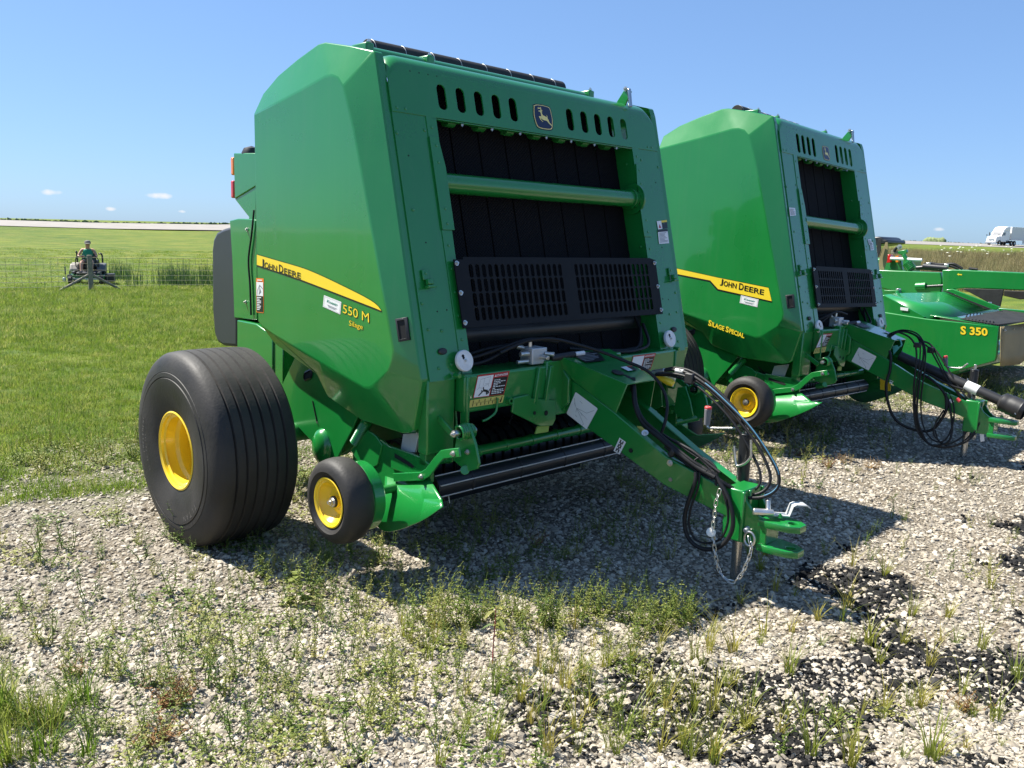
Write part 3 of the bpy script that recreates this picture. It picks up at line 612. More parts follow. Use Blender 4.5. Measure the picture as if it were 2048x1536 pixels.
    # ------------------------------------------------ lower side sheets with dome and grommet
    for s in(-1,1):
        xs_=-1.05; pg=X([(597,700),(558,782),(579,836),(632,892),(640,932),(672,932),(677,911),(703,861),(716,832),(740,780),(700,700)],xs_)
        dome=[(-.0,.075),(-.02,.070),(-.04,.05),(-.05,.02),(-.052,0)]; c=W0.X(646,893,xs_)
        V,F=prismv(pg,(.012,0,0)); V=V if s==-1 else mir(V); sd_=mk('side_sheet',V,F,G,root,.003)
        V,F=loftv([[Vector((c.x-t*-1,c.y+r*1.05*math.cos(a*math.pi/16),c.z+r*1.35*math.sin(a*math.pi/16))) for a in range(32)] for t,r in dome],caps=False); V=V if s==-1 else mir(V); mk('hub_dome',V,F,G,sd_,0,smooth=80)
        c=W0.X(617,750,xs_); V=[];F=[]
        lo=[(Vector((xs_-.004,c.y-u*.93+v*.0,c.z+v+u*.36))) for u,v in rrect(0,0,.10,.058,.026,5)]; li=[(Vector((xs_-.010,c.y-u*.93,c.z+v+u*.36))) for u,v in rrect(0,0,.082,.04,.018,5)]; lj=[p+Vector((.006,0,0)) for p in li]
        nn_=len(lo); V=lo+li+lj; F=[(i,(i+1)%nn_,nn_+(i+1)%nn_,nn_+i) for i in range(nn_)]+[(nn_+i,nn_+(i+1)%nn_,2*nn_+(i+1)%nn_,2*nn_+i) for i in range(nn_)]
        mk('grommet',V if s==-1 else mir(V),F,'blackplastic',sd_,0); mk('grommet_slot',[V[2*nn_+i] for i in range(nn_)] if s==-1 else mir([V[2*nn_+i] for i in range(nn_)]),[tuple(range(nn_))],'dark',sd_,0,smooth=0)
        a,b=W0.X(625,802,xs_-.003),W0.X(634,845,xs_-.003); V,F=cylv(a,b,.0035,n=8); mk('sheet_slot',V if s==-1 else mir(V),F,'dark',sd_); rivet(b if s==-1 else mir([b])[0],(s,0,0),sd_,.9,'zinc')
        # return spring below the shield
        a,b=W0.X(735,840,-1.03),W0.X(709,886,-1.03); V,F=sweepv(helix(a,b-a,.024,(b-a).length,17,.004),.0045,6); mk('return_spring',V if s==-1 else mir(V),F,G,root,0)
        V,F=cylv(a,b,.019,n=16); mk('spring_core',V if s==-1 else mir(V),F,'greenlow',root)
        V,F=prismv(X([(716,832),(738,838),(706,893),(678,912)],-1.0),(.05,0,0)); mk('spring_bracket',V if s==-1 else mir(V),F,'greenlow',root,.003)
    for s in(-1,1): prism('inner_side_blocker',[(s*.84,-.0,.62),(s*.84,.05,.98),(s*.84,1.2,1.3),(s*.84,1.25,.45),(s*.84,.45,.38)],(s*.012,0,0),'greenlow',root,.003)  # added panels that block the view through, keeping this area dark
    # ------------------------------------------------ pickup
    cyl('windguard_roller',(-.93,.10,.405),(.93,.10,.405),.060,'blackpaint',root,n=36)
    for i in range(6):
        a=math.radians(20+60*i); box('roller_strip',(0,.10-.061*math.cos(a),.405+.061*math.sin(a)),(1.84,.006,.006),'galv',root,None,.001)
    for i in range(5): cyl('roller_band',(-.7+.35*i-.006,.10,.405),(-.7+.35*i+.006,.10,.405),.0635,'blackplastic',root,n=30)
    cyl('pickup_tube',(-.95,.13,.535),(.95,.13,.535),.028,G,root)
    for i in range(9): cyl('tube_clamp',(-.8+.2*i-.01,.13,.535),(-.8+.2*i+.01,.13,.535),.033,G,root)
    for i in range(22): x=-.86+.082*i; tube('windguard_tine',[(x,.14,.52),(x,.20,.50),(x,.34,.54),(x,.46,.62)],.0045,'blackpaint',root,n=6,sp=3)
    for i in range(26):
        x=-.9+.072*i; V,F=lathev([(-.025,.155),(-.025,.165),(.025,.165),(.025,.155)],(x,.42,.42),(1,0,0),20); mk('stripper_band',V,F,'blackpaint',root,0)
        a=random.uniform(0,6.28); tube('pickup_tine',[(x+.034,.42+.1*math.cos(a+t),.42+.1*math.sin(a+t)) if t==0 else (x+.034,.42+(.1+.14*t)*math.cos(a),.42+(.1+.14*t)*math.sin(a)) for t in (0,.5,1)],.0035,'steel',root,n=5,sp=2)
    for s in(-1,1):
        m_=(lambda V:V) if s==-1 else mir
        def pp(name,px,x,d,mt=G,bev=.004,par=root):
            V,F=prismv(X(px,x),(d,0,0)); return mk(name,m_(V),F,mt,par,bev)
        ep=pp('pickup_end_panel',[(705,885),(735,862),(778,893),(841,914),(862,930),(862,965),(800,985),(740,985),(705,950)],-1.02,.02)
        pp('end_panel_cap',[(781,893),(841,914),(861,930),(858,944),(820,950),(781,937)],-1.035,.015,par=ep)
        pp('end_panel_slot',[(789,906),(823,927),(829,934),(824,936),(789,915)],-1.036,.004,'dark',.0,ep)
        pp('upper_end_panel',[(700,900),(735,860),(752,872),(764,890),(755,930),(730,945)],-1.03,.012,par=ep)
        # wheel carrier drum
        c=Vector((-1.285,.25,.392)); V,F=lathev([(0,.03),(0,.160),(.008,.168),(.062,.168),(.07,.160),(.07,.03)],c,(1,0,0),40); mk('wheel_carrier',m_(V),F,G,root,0)
        V,F=cylv(c+Vector((-.09,0,0)),c+Vector((.25,0,0)),.022,n=16); mk('wheel_axle',m_(V),F,'greenlow',root)
        gw=(-1.438,.25,.392); wheel(root,gw if s==-1 else mir([gw])[0],-s,.205,.154,.117,False,'gauge_wheel')
        # crop flare
        up=X([(770,952),(800,960),(835,958),(862,962)],-1.03); mid=X([(768,992),(802,992),(842,997),(884,999)],-1.06); low=X([(746,1046),(776,1063),(838,1043),(886,1012)],-1.165); lip=[p+Vector((-.012,0,.006)) for p in low]
        rows=[spline(r,6) for r in (up,mid,low)]; nn_=len(rows[0]); V=[p for r in rows for p in r]; F=[(i*nn_+j,i*nn_+j+1,(i+1)*nn_+j+1,(i+1)*nn_+j) for i in range(2) for j in range(nn_-1)]
        fl=mk('crop_flare',m_(V),F,G,root,.002,2); sm=fl.modifiers.new('solid','SOLIDIFY'); sm.thickness=.005
        # float linkage: bent strap, arm plate, coil spring, strut
        def bar(name,px,x,w,t,mt=G):
            P_=[W0.X(a,b,x) for a,b in px]; V=[]; n_=len(P_)
            for i,p in enumerate(P_):
                d=(P_[min(i+1,n_-1)]-P_[max(i-1,0)]).normalized(); nrm=Vector((0,-d.z,d.y)).normalized()*w/2
                V+=[p+nrm,p-nrm,p-nrm+Vector((t,0,0)),p+nrm+Vector((t,0,0))]
            F=[(i*4+j,i*4+(j+1)%4,(i+1)*4+(j+1)%4,(i+1)*4+j) for i in range(n_-1) for j in range(4)]+[(3,2,1,0),tuple(range(4*n_-4,4*n_))]
            return mk(name,m_(V),F,mt,root,.003)
        st_=bar('float_strap',[(786,955),(815,954),(842,953),(855,945),(872,922),(884,909),(898,907),(918,905)],-1.045,.042,.012)
        for px,py in ((842,953),(906,907)): bolt(m_([W0.X(px,py,-1.046)])[0],(s,0,0),st_,1.15)
        ap=pp('float_arm',[(917,850),(926,846),(935,846),(942,862),(951,890),(958,928),(954,938),(932,944),(926,938),(905,920),(908,900),(912,875)],-.96,.014)
        pp('float_arm_inner',[(921,852),(938,850),(949,890),(956,928),(936,938),(915,915)],-.90,.012)
        a,b=W0.X(930,940,-.97),W0.X(930,940,-.88); V,F=cylv(a,b,.022,n=18); mk('pivot_tube',m_(V),F,G,root,.002)
        c=W0.X(917,866,-1.0); V,F=sweepv(helix(c,(1,0,0),.032,.085,7,.004),.0055,6); mk('torsion_spring',m_(V),F,G,root,0); V,F=cylv(c-Vector((.03,0,0)),c+Vector((.1,0,0)),.017,n=14); mk('spring_pin',m_(V),F,'steel',root); bolt(m_([c-Vector((.03,0,0))])[0],(s,0,0),root,1.2)
        bolt(m_([W0.X(935,904,-.961)])[0],(s,0,0),ap,1.1); 
        bar('float_strut',[(874,836),(890,853),(907,873)],-.985,.034,.01); bar('float_strut',[(858,893),(880,905),(905,918)],-.95,.034,.01)
        box('leg_foot',(s*1.005,.045,.60),(.06,.05,.10),'greenlow',root,None,.004)
        pp('support_plate',[(806,868),(838,866),(830,905),(800,905)],-1.0,.012,'galv',.002)
    cyl('axle',(-1.3,1.19,.5),(1.3,1.19,.5),.055,'greenlow',root)
    for s in(-1,1):
        c=Vector((-1.764,1.193,.497)); wheel(root,c if s==-1 else mir([c])[0],-s,.515,.487,.204,True,'carrying_wheel')
    # ------------------------------------------------ rear body, gate, lights
    body=[(1.0,.55),(1.0,2.28),(1.35,2.34),(1.75,2.2),(2.05,1.9),(2.2,1.5),(2.15,1.0),(1.8,.62)]
    prism('tailgate',[(-.82,y,z) for y,z in body],(1.64,0,0),'greenlow',root,.02,3)
    for s in(-1,1):
        m_=(lambda V:V) if s==-1 else mir
        def pp(name,px,x,d,mt=G,bev=.006,par=root):
            V,F=prismv(X(px,x),(d,0,0)); return mk(name,m_(V),F,mt,par,bev)
        pp('rear_cover',[(474,694),(446,692),(434,684),(428,668),(424,620),(423,500),(426,478),(433,464),(446,457),(474,449)],-.97,.5,'greyplastic',.02)
        gp=pp('gate_post',[(459,441),(476,437),(500,438),(514,440),(514,640),(468,636),(464,520)],-.975,.12)
        for px,py in ((494,459),(491,604)): bolt(m_([W0.X(px,py,-.976)])[0],(s,0,0),gp)
        tube('lamp_cable',m_([W0.X(a,b,-.985) for a,b in ((508,420),(503,470),(497,520),(500,570),(502,630))]),.006,'hose',root)
        pp('fender_box',[(474,640),(512,648),(545,672),(545,790),(474,790)],-1.0,.14); pp('fender_rail',[(546,680),(566,695),(566,775),(556,775),(546,760)],-.99,.10)
        lb=pp('lamp_box',[(467,306),(512,306),(512,372),(469,398)],-.96,.26); pp('lamp_bracket',[(469,398),(512,372),(512,442),(502,440)],-.955,.02,par=lb)
        for nm,mt,y0_,y1_ in (('amber_lamp','amber',314,350),('red_lamp','redlens',361,396)):
            a=W0.X(466,y0_,-.955); b=W0.X(466,y1_,-.955); V=bxv(((a.x+.07),(a.y+.018),(a.z+b.z)/2),(.14,.035,abs(a.z-b.z))); mk(nm,m_(V),BF,mt,lb,.008,3)
        c=W0.X(503,300,-.9); V,F=lathev([(0,.06),(.03,.06),(.06,.045),(.075,0)],c-Vector((0,0,.05)),(0,0,1),24); mk('rubber_bumper',m_(V),F,'blackplastic',root)
    # ------------------------------------------------ top roller, rail, arm
    tr=cyl('top_roller',(-.76,.9,2.588),(.76,.9,2.588),.056,'rubber',root,n=36)
    for i in range(8): cyl('roller_ring',(-.74+.2*i,.9,2.588),(-.737+.2*i,.9,2.588),.0572,'galv',root,n=30)
    cyl('top_rail',(-1.0,.60,2.492),(.70,.60,2.492),.042,G,root,n=28)
    box('top_plate',(-.02,.75,2.535),(1.55,.16,.02),G,root,None,.006)
    for x in (-.98,-.6,.68):
        box('rail_bracket',(x,.62,2.50),(.05,.13,.09),G,root,None,.008); bolt((x,.57,2.548),(0,0,1),root)
    V,F=prismv(X([(1230,209),(1248,180),(1257,177),(1262,183),(1249,213)],.80),(.012,0,0)); ar=mk('belt_tension_arm',V,F,G,root,.003); bolt(W0.X(1251,178,.798),(-1,0,0),ar,1.2)
    a,b=W0.X(1258,178,.80),W0.X(1261,214,.80); cyl('arm_strap',a,b,.012,'steel',root,n=14)
    # ------------------------------------------------ parking jack
    sv=MP; MP=None; jx,jy=.10,-1.01
    jk=cyl('jack_tube',(jx,jy,.33),(jx,jy,.735),.0305,'blackpaint',root,n=30); cyl('jack_collar',(jx,jy,.30),(jx,jy,.345),.034,'blackpaint',jk); cyl('jack_cap',(jx,jy,.735),(jx,jy,.745),.031,'blackpaint',jk); cyl('jack_screw',(jx,jy,.745),(jx,jy,.785),.010,'zinc',jk)
    cyl('jack_leg',(jx,jy,.012),(jx,jy,.31),.024,'steel',jk,n=24); box('jack_foot',(jx,jy,.002),(.09,.09,.012),'wire',jk,None,.003)
    if k==1:
        cr=[fr.X(a,b,.10) for a,b in ((1488,843),(1482,847),(1473,855),(1462,856.5),(1420,856),(1415,853),(1413.5,848))]; tube('jack_crank',cr,.0065,'zinc',jk,sp=3)
        g0,g1=fr.X(1413.5,850,.10),fr.X(1416.5,818,.10); cyl('crank_grip',g0,g1,.0145,'gripgrey',jk,r2=.018); g2=g1+(g1-g0)*.17; cyl('grip_cap',g1,g2,.0185,'gripred',jk,r2=.0175,bev=.004)
        tube('jack_handle_bail',[fr.X(a,b,.055) for a,b in ((1468.5,893),(1470,915),(1472,928),(1476,932),(1490,927),(1500,917),(1502,912),(1502,880))],.0062,'zinc',jk,sp=4)
    else:
        cr=[fr.X(a,b,.10) for a,b in ((1936,727),(1930,731),(1922,736),(1900,735),(1893,732))]; tube('jack_crank',cr,.0065,'zinc',jk,sp=3)
        g0,g1=fr.X(1892,732,.10),fr.X(1891,716,.10); cyl('crank_grip',g0,g1,.0145,'gripgrey',jk,r2=.018); g2=g1+(g1-g0)*.3; cyl('grip_cap',g1,g2,.0185,'gripred',jk,r2=.0175,bev=.004)
        tube('jack_handle_bail',[fr.X(a,b,.055) for a,b in ((1935,757),(1936,775),(1939,780),(1942,780),(1943,800))],.0062,'zinc',jk,sp=4)
    MP=None
    return root,sh
B1,SH1=baler(1)
T(B1,'large green round baler nearest the camera, with five slots each side of the emblem','baler','green round balers parked in a row')
B2,SH2=baler(2)
T(B2,'narrower green round baler parked behind the nearest one, angular yellow side stripe','baler','green round balers parked in a row')
# ---------------------------------------------------------------- side decals
def pxq(fr,x,l): return qf(*[fr.X(a,b,x) for a,b in l])
def stripe(fr,x,sh,top,bot,up,dn):
    a=[fr.X(p,q,x) for p,q in top]; b=[fr.X(p,q,x) for p,q in bot]
    def strip(A_,B_,lift,m,name):
        n=40
        def rs(P):
            L_=[0]
            for i in range(1,len(P)): L_.append(L_[-1]+(P[i]-P[i-1]).length)
            o=[]
            for t in np.linspace(0,L_[-1],n):
                j=max(0,min(len(P)-2,int(np.searchsorted(L_,t))-1)); u=(t-L_[j])/max(1e-6,L_[j+1]-L_[j]); o.append(P[j].lerp(P[j+1],min(1,max(0,u))))
            return o
        A_,B_=rs(A_),rs(B_); V=[p+Vector((-lift,0,0)) for p in A_+B_]
        me=bpy.data.meshes.new(name); me.from_pydata([tuple(v) for v in V],[],[(i,i+1,n+i+1,n+i) for i in range(n-1)]); return link(name,me,m,sh,None,0,0,0)
    strip([fr.X(p,q-up,x) for p,q in top],[fr.X(p+(1 if i==len(bot)-1 else 0),q+dn,x) for i,(p,q) in enumerate(bot)],.0012,'decalblack','stripe_outline')
    strip(a,b,.0022,'decalyellow','stripe')
z=lambda l:[(500+a/6.4,500+b/6.4) for a,b in l]
tp=[(p.x,p.y) for p in spline([(a,b,0) for a,b in z([(92,60),(400,150),(700,240),(950,345),(1200,465),(1450,590),(1600,680),(1665,745),(1684,775)])],6)]
stripe(W0,XS,SH1,tp,z([(92,190),(400,290),(660,380),(1000,510),(1400,665),(1600,742),(1684,777)]),1.2,3.2)
f=pxq(W0,XS,z([(145,222),(657,376),(657,258),(145,88)]))
def caps(fr_f,sh,segs,m,lift,off=.0):
    for s,u0,u1,v0,v1 in segs: text('lettering',s,lambda u,v:fr_f(u0+(u1-u0)*u,v0+(v1-v0)*v,lift),m,sh,off=off)
sg=[('J',.005,.085,.02,.86),('OHN',.10,.42,.06,.66),('D',.47,.575,.05,.86),('EERE',.60,1.0,.06,.68)]
caps(f,SH1,sg,'decalyellow',.0026,.07); caps(f,SH1,sg,'decalblack',.0038,.012)
for s,q in (('550 M',[(1190,805),(1530,935),(1528,808),(1195,690)]),('Silage',[(1268,990),(1448,1038),(1450,955),(1275,895)])):
    f=pxq(W0,XS,z(q)); 
    e=.014 if s=='550 M' else .018
    text('lettering',s,lambda u,v:f(-e+(1+2*e)*u,-e*2+(1+4*e)*v,.0012),'decalblack',SH1,off=.0); text('lettering',s,lambda u,v:f(.004+.992*u,.03+.95*v,.0024),'decalyellow',SH1,off=.0)
def sticker(fr,x,sh,q):
    f=pxq(fr,x,q); flat('dealer_sticker',f,SQ,'decalwhite',sh,.0014); text('lettering','Koenig',lambda u,v:f(.2+.62*u,.45+.3*v,.0024),'shirtgreen',sh,off=.02,shear=.2)
    flats('lettering',f,[rect(.25,.3,.8,.34),rect(.3,.2,.72,.24)],'sketch',sh,.0024); flats('sticker_border',f,[rect(.04,.07,.96,.085),rect(.04,.915,.96,.93),rect(.04,.07,.05,.93),rect(.95,.07,.96,.93)],'sketch',sh,.0024)
sticker(W0,XS,SH1,z([(935,725),(1158,825),(1172,665),(950,577)]))
f=pxq(W0,XS,z([(85,797),(178,808),(178,365),(80,358)])); flat('caution_decal',f,rrect(.5,.5,1,1,.04),'decalorange',SH1,.0014); flat('pictogram_panel',f,rect(.06,.49,.94,.89),'decalwhite',SH1,.0024); flat('text_panel',f,rect(.06,.03,.94,.48),'decalblack',SH1,.0024)
flats('lettering',f,[rect(.12,.08+.05*i,.12+.7*random.uniform(.5,1),.105+.05*i) for i in range(8)]+[rect(.2,.93,.8,.96)],'decalwhite',SH1,.0034)
flats('pictogram',f,[[(.1,.6),(.14,.62),(.5,.82),(.9,.72),(.88,.7),(.52,.78)],[(.35,.52),(.7,.62),(.5,.74),(.45,.62)],[(.12,.52),(.16,.52),(.3,.7),(.26,.7)]],'sketch',SH1,.0034)
z2=lambda l:[(1300+a/2.898,190+b/2.898) for a,b in l]
x2=XS+DXN
P_=[F2.X(a,b,x2) for a,b in z2([(60,985),(400,1060),(688,1118),(706,1195),(395,1125),(350,1075),(150,1036),(60,1015)])]
def polyx(name,P,lift,m,sh):
    me=bpy.data.meshes.new(name); bm=bmesh.new(); vs=[bm.verts.new(p+Vector((-lift,0,0))) for p in P]; es=[bm.edges.new((vs[i],vs[(i+1)%len(vs)])) for i in range(len(vs))]
    bmesh.ops.triangle_fill(bm,use_beauty=True,use_dissolve=False,edges=es); bm.to_mesh(me); bm.free(); return link(name,me,m,sh,None,0,0,0)
polyx('stripe_outline',[F2.X(a,b,x2) for a,b in z2([(60,983),(400,1057),(688,1115),(709,1203),(390,1133),(345,1083),(150,1044),(60,1023)])],.0012,'decalblack',SH2)
polyx('stripe',P_,.0022,'decalyellow',SH2)
f=pxq(F2,x2,z2([(405,1103),(660,1161),(664,1122),(410,1064)])); caps(f,SH2,[('J',.0,.07,.0,1),('OHN',.085,.385,.03,.82),('D',.44,.545,.02,1),('EERE',.565,1.0,.03,.82)],'decalblack',.0036,.02)
sticker(F2,x2,SH2,z2([(520,1205),(622,1230),(630,1185),(528,1160)]))
f=pxq(F2,x2,z2([(338,1336),(546,1412),(549,1378),(342,1302)]))
caps(f,SH2,[('S',.0,.085,.0,1),('ILAGE',.10,.45,.03,.84),('S',.49,.575,.02,1),('PECIAL',.59,1.0,.03,.84)],'decalyellow',.0028,.03)
# ================================================================ hoses, chain, driveline (parts of the balers)
def hose(fr,root,pts,r,name='hydraulic_hose',m='hose',stripe=None,sp=6):
    P_=[fr.X(a,b,x) for a,b,x in pts]; t=tube(name,P_,r,m,root,n=10,sp=sp)
    if stripe:
        Q=spline(P_,6); vd=[(fr.o-p).normalized() for p in Q]; i0,i1=int(stripe[0]*len(Q)),int(stripe[1]*len(Q))
        tube('hose_stripe',[Q[i]+(vd[i]*.55+Vector((0,0,.8))).normalized()*(r*.80) for i in range(i0,i1)],r*.42,'blue',t,n=6,sp=0)
    return t
R=B1; f1=W0
hose(f1,R,[(1266,757,-.02),(1268,785,-.06),(1272,815,-.09),(1288,848,-.10),(1320,876,-.12),(1355,905,-.13),(1395,935,-.12),(1430,955,-.11)],.0135,'wiring_harness')
hose(f1,R,[(1000,706,-.60),(1030,692,-.5),(1060,681,-.42),(1105,678,-.32),(1150,688,-.2),(1200,703,-.08),(1250,722,.0),(1295,742,.04),(1322,772,.05),(1334,805,.04),(1331,840,.0),(1322,868,-.02)],.0085)
hose(f1,R,[(1308,745,.10),(1340,740,.10),(1372,745,.09),(1410,768,.08),(1455,808,.07),(1500,855,.06),(1535,905,.05),(1556,945,.04),(1556,972,.03),(1538,990,.0),(1505,996,-.03),(1465,985,-.06),(1420,962,-.09),(1370,925,-.10),(1330,893,-.10)],.0085,stripe=(.22,.68))
hose(f1,R,[(1312,748,.08),(1350,748,.09),(1395,763,.085),(1440,800,.075),(1478,842,.07),(1508,880,.065),(1530,920,.055),(1541,955,.045),(1530,980,.02),(1500,990,-.01),(1455,980,-.05),(1405,948,-.09),(1360,915,-.10)],.0075)
hose(f1,R,[(1330,885,-.115),(1370,915,-.115),(1410,938,-.11),(1440,962,-.1),(1480,985,-.05)],.011)
hose(f1,R,[(1345,880,-.10),(1385,902,-.10),(1420,930,-.1),(1440,945,-.1)],.008)
hose(f1,R,[(1392,944,-.125),(1390,965,-.135),(1376,1005,-.145),(1369,1040,-.145),(1374,1070,-.145),(1390,1090,-.14),(1415,1099,-.135),(1442,1092,-.13),(1461,1068,-.12),(1466,1038,-.115),(1458,1000,-.11),(1440,965,-.105),(1426,945,-.105)],.0105)
hose(f1,R,[(1420,936,-.1),(1432,950,-.105),(1431,968,-.11)],.006)
hose(f1,R,[(1325,868,-.09),(1350,884,-.10),(1380,905,-.10),(1405,922,-.10),(1428,948,-.105),(1450,985,-.11),(1470,1000,-.06)],.0065)
hose(f1,R,[(1262,770,-.03),(1270,800,-.07),(1285,836,-.10),(1312,862,-.11),(1345,890,-.125),(1385,922,-.125),(1412,940,-.11)],.0075)
hose(f1,R,[(1385,925,-.115),(1400,915,-.10),(1422,925,-.095),(1434,942,-.1),(1432,972,-.11)],.0055)
hose(f1,R,[(1310,750,.09),(1345,752,.095),(1388,768,.09),(1432,806,.08),(1470,850,.075),(1500,900,.07),(1520,945,.055),(1515,975,.03),(1485,985,.0),(1440,972,-.05),(1398,942,-.09),(1362,916,-.1)],.0065)
hose(f1,R,[(1400,940,-.115),(1396,975,-.13),(1382,1015,-.14),(1378,1050,-.14),(1390,1078,-.14),(1414,1086,-.135),(1440,1078,-.13),(1454,1052,-.12),(1456,1020,-.115),(1446,985,-.11),(1432,956,-.105)],.0055)
hose(f1,R,[(1318,742,.11),(1350,736,.11),(1385,744,.10),(1425,772,.09),(1465,812,.08),(1490,848,.075)],.0075)
for q0,q1 in (((1396,936,-.128),(1390,966,-.14)),): pass
pc=f1.X(1347,905,-.12); c=box('hose_clamp',(0,0,0),(.05,.03,.045),'blackplastic',R,Matrix.Translation(pc)@Matrix.Rotation(.6,4,'X'),.008); bolt(f1.X(1340,926,-.16),(-1,0,0),c,1.3)
pc=f1.X(1380,757,.085); box('hose_clamp',(0,0,0),(.03,.05,.055),'blackplastic',R,Matrix.Translation(pc),.006)
for a,b in ((1418,940),):
    q=f1.X(a,b,-.1); V,F=loftv([ring(q+Vector((0,-.004*i,-.003*i)),(0,-.8,-.6),.026-.001*(i%2),20) for i in range(2)],caps=False); mk('cable_tie',V,F,'blackplastic',R)
# hose couplers, yellow shipping plug, grommet on the cover
cyl('hose_coupler',f1.X(1305,745,.10),f1.X(1330,741,.10),.013,'zinc',R); cyl('hose_coupler',f1.X(1352,741,.10),f1.X(1368,744,.095),.0125,'galv',R)
V,F=loftv([ring(f1.X(a,b,.12),(.3,-1,-.5),r,14) for a,b,r in ((1312,748,.010),(1325,757,.018),(1340,764,.022),(1347,768,.016))]); mk('shipping_plug',V,F,'decalyellow',R,.002)
prism('hang_tag',[f1.X(a,b,.13) for a,b in ((1338,752),(1352,755),(1346,774),(1332,770))],(.002,0,0),'decalwhite',R,0)
V,F=lathev([(0,.032),(.004,.032),(.006,.02),(.006,0)],(-.055,-.335,.962),(0,-.26,.97),28); mk('cable_grommet',V,F,'blackplastic',R)
tube('cable_elbow',[f1.X(a,b,-.03) for a,b in ((1236,750),(1248,753),(1258,756),(1266,765))],.011,'blackplastic',R)
prism('hang_tag',[f1.X(a,b,-.10) for a,b in ((1274,852),(1283,853),(1292,862),(1284,868),(1277,862))],(.002,0,0),'scaleyellow',R,0)
bolt(f1.X(1290,866,-.14),(-.6,-.3,.7),R,1.4)
# safety chain with links
ch=empty('safety_chain'); ch.parent=R
cp=spline([f1.X(a,b,x) for a,b,x in ((1438,985,-.135),(1432,1005,-.14),(1429,1030,-.14),(1426,1055,-.145),(1428,1085,-.15),(1431,1110,-.15),(1438,1140,-.14),(1452,1158,-.13),(1467,1163,-.12),(1482,1150,-.11),(1494,1125,-.10),(1502,1100,-.09),(1499,1080,-.085))],14)
def link_me():
    P=[]; a,r=.011,.0075
    for k in range(16):
        t=2*math.pi*k/16; P.append(Vector(((a if math.cos(t)>0 else -a)+r*math.cos(t),r*math.sin(t),0)))
    V,F=sweepv(P,.0026,6,True); return mesh('link',V,F)
acc_=[0]
for i in range(1,len(cp)): acc_.append(acc_[-1]+(cp[i]-cp[i-1]).length)
nl=int(acc_[-1]/.0262)
for i in range(nl+1):
    t=acc_[-1]*i/nl; j=min(len(cp)-2,max(0,int(np.searchsorted(acc_,t))-1)); u=(t-acc_[j])/(acc_[j+1]-acc_[j]); p=cp[j].lerp(cp[j+1],u); d=(cp[j+1]-cp[j]).normalized()
    n=d.orthogonal().normalized(); n=Matrix.Rotation((i%2)*math.pi/2+.6,3,d)@n; y=n.cross(d); M=Matrix((d,y,n)).transposed().to_4x4(); M.translation=p; link('link',shared('link',link_me),'zinc',ch,M)
V,F=sweepv([f1.X(1499,1078,-.085)+Vector((0,.026*math.cos(a*math.pi/10),.034*math.sin(a*math.pi/10))) for a in range(20)],.006,8,True); mk('shackle',V,F,'zinc',R)
cyl('shackle_bolt',f1.X(1490,1062,-.09),f1.X(1500,1052,-.05),.012,'galv',R); V,F=lathev([(-.008,0),(-.006,.02),(.006,.022),(.010,.014),(.012,0)],f1.X(1422,1065,-.15),(-.6,-.4,.5),20); mk('seal_tag',V,F,'foam',R)
# ---- second baler: driveline shaft and looped hoses
R=B2; f2=F2
sh0,sh1=f2.X(1800,712,-.02),f2.X(2005,803,-.02)
ps=cyl('driveline_shaft',sh0,sh1,.040,'blackplastic',R,n=28); d=(sh1-sh0)
cyl('shaft_label',sh0+d*.66,sh0+d*.78,.0415,'decalwhite',ps,n=28)
V,F=lathev([(-.02,.045),(.0,.07),(.03,.075),(.05,.072),(.06,.078),(.09,.075),(.10,.08),(.13,.075),(.14,.08),(.17,.07)],sh1,d,28); mk('shaft_bell',V,F,'blackplastic',R)
prism('shaft_sticker',[sh1+Vector(v) for v in ((-.07,-.11,-.05),(-.05,-.14,-.07),(-.055,-.14,-.09),(-.075,-.11,-.07))],(.004,0,0),'decalwhite',R,0)
hose(f2,R,[(1776,672,-.06),(1772,685,-.10),(1781,710,-.14),(1780,740,-.16),(1773,765,-.18),(1774,795,-.18),(1785,830,-.18),(1805,850,-.17),(1840,862,-.15),(1866,858,-.13),(1885,835,-.12),(1895,810,-.12),(1890,785,-.12)],.0115,'wiring_harness')
hose(f2,R,[(1774,674,-.05),(1790,664,-.04),(1815,672,-.10),(1830,690,-.15),(1833,720,-.18),(1828,770,-.2),(1828,825,-.2),(1835,862,-.2),(1855,885,-.19),(1885,895,-.17),(1930,885,-.12),(1953,860,-.08),(1955,830,-.06),(1940,805,-.05),(1915,770,-.05),(1885,720,-.06),(1862,690,-.06),(1845,682,-.06)],.0075,m='rubber')
hose(f2,R,[(1776,676,-.05),(1800,663,-.04),(1830,670,-.10),(1846,690,-.15),(1846,720,-.18),(1838,770,-.2),(1834,830,-.2),(1845,868,-.2),(1862,890,-.19),(1895,885,-.17),(1904,860,-.14),(1902,830,-.13),(1896,800,-.12),(1880,775,-.12),(1855,752,-.12)],.0085)
hose(f2,R,[(1840,684,-.06),(1858,696,-.06),(1875,725,-.06),(1895,760,-.06),(1925,800,-.05),(1940,830,-.06),(1935,860,-.07),(1915,880,-.12),(1890,888,-.16),(1868,870,-.17),(1872,845,-.15),(1888,820,-.14)],.0065,m='rubber')
hose(f2,R,[(1845,748,-.12),(1870,765,-.12),(1890,790,-.12),(1893,820,-.13)],.010); hose(f2,R,[(1850,745,-.10),(1880,760,-.10),(1905,772,-.09),(1925,778,-.08)],.008)
hose(f2,R,[(1778,668,-.05),(1805,660,-.05),(1835,668,-.12),(1850,695,-.16),(1849,740,-.19),(1842,800,-.2),(1846,850,-.2),(1866,880,-.19),(1890,880,-.17),(1905,850,-.14),(1908,815,-.12),(1898,785,-.1)],.006)
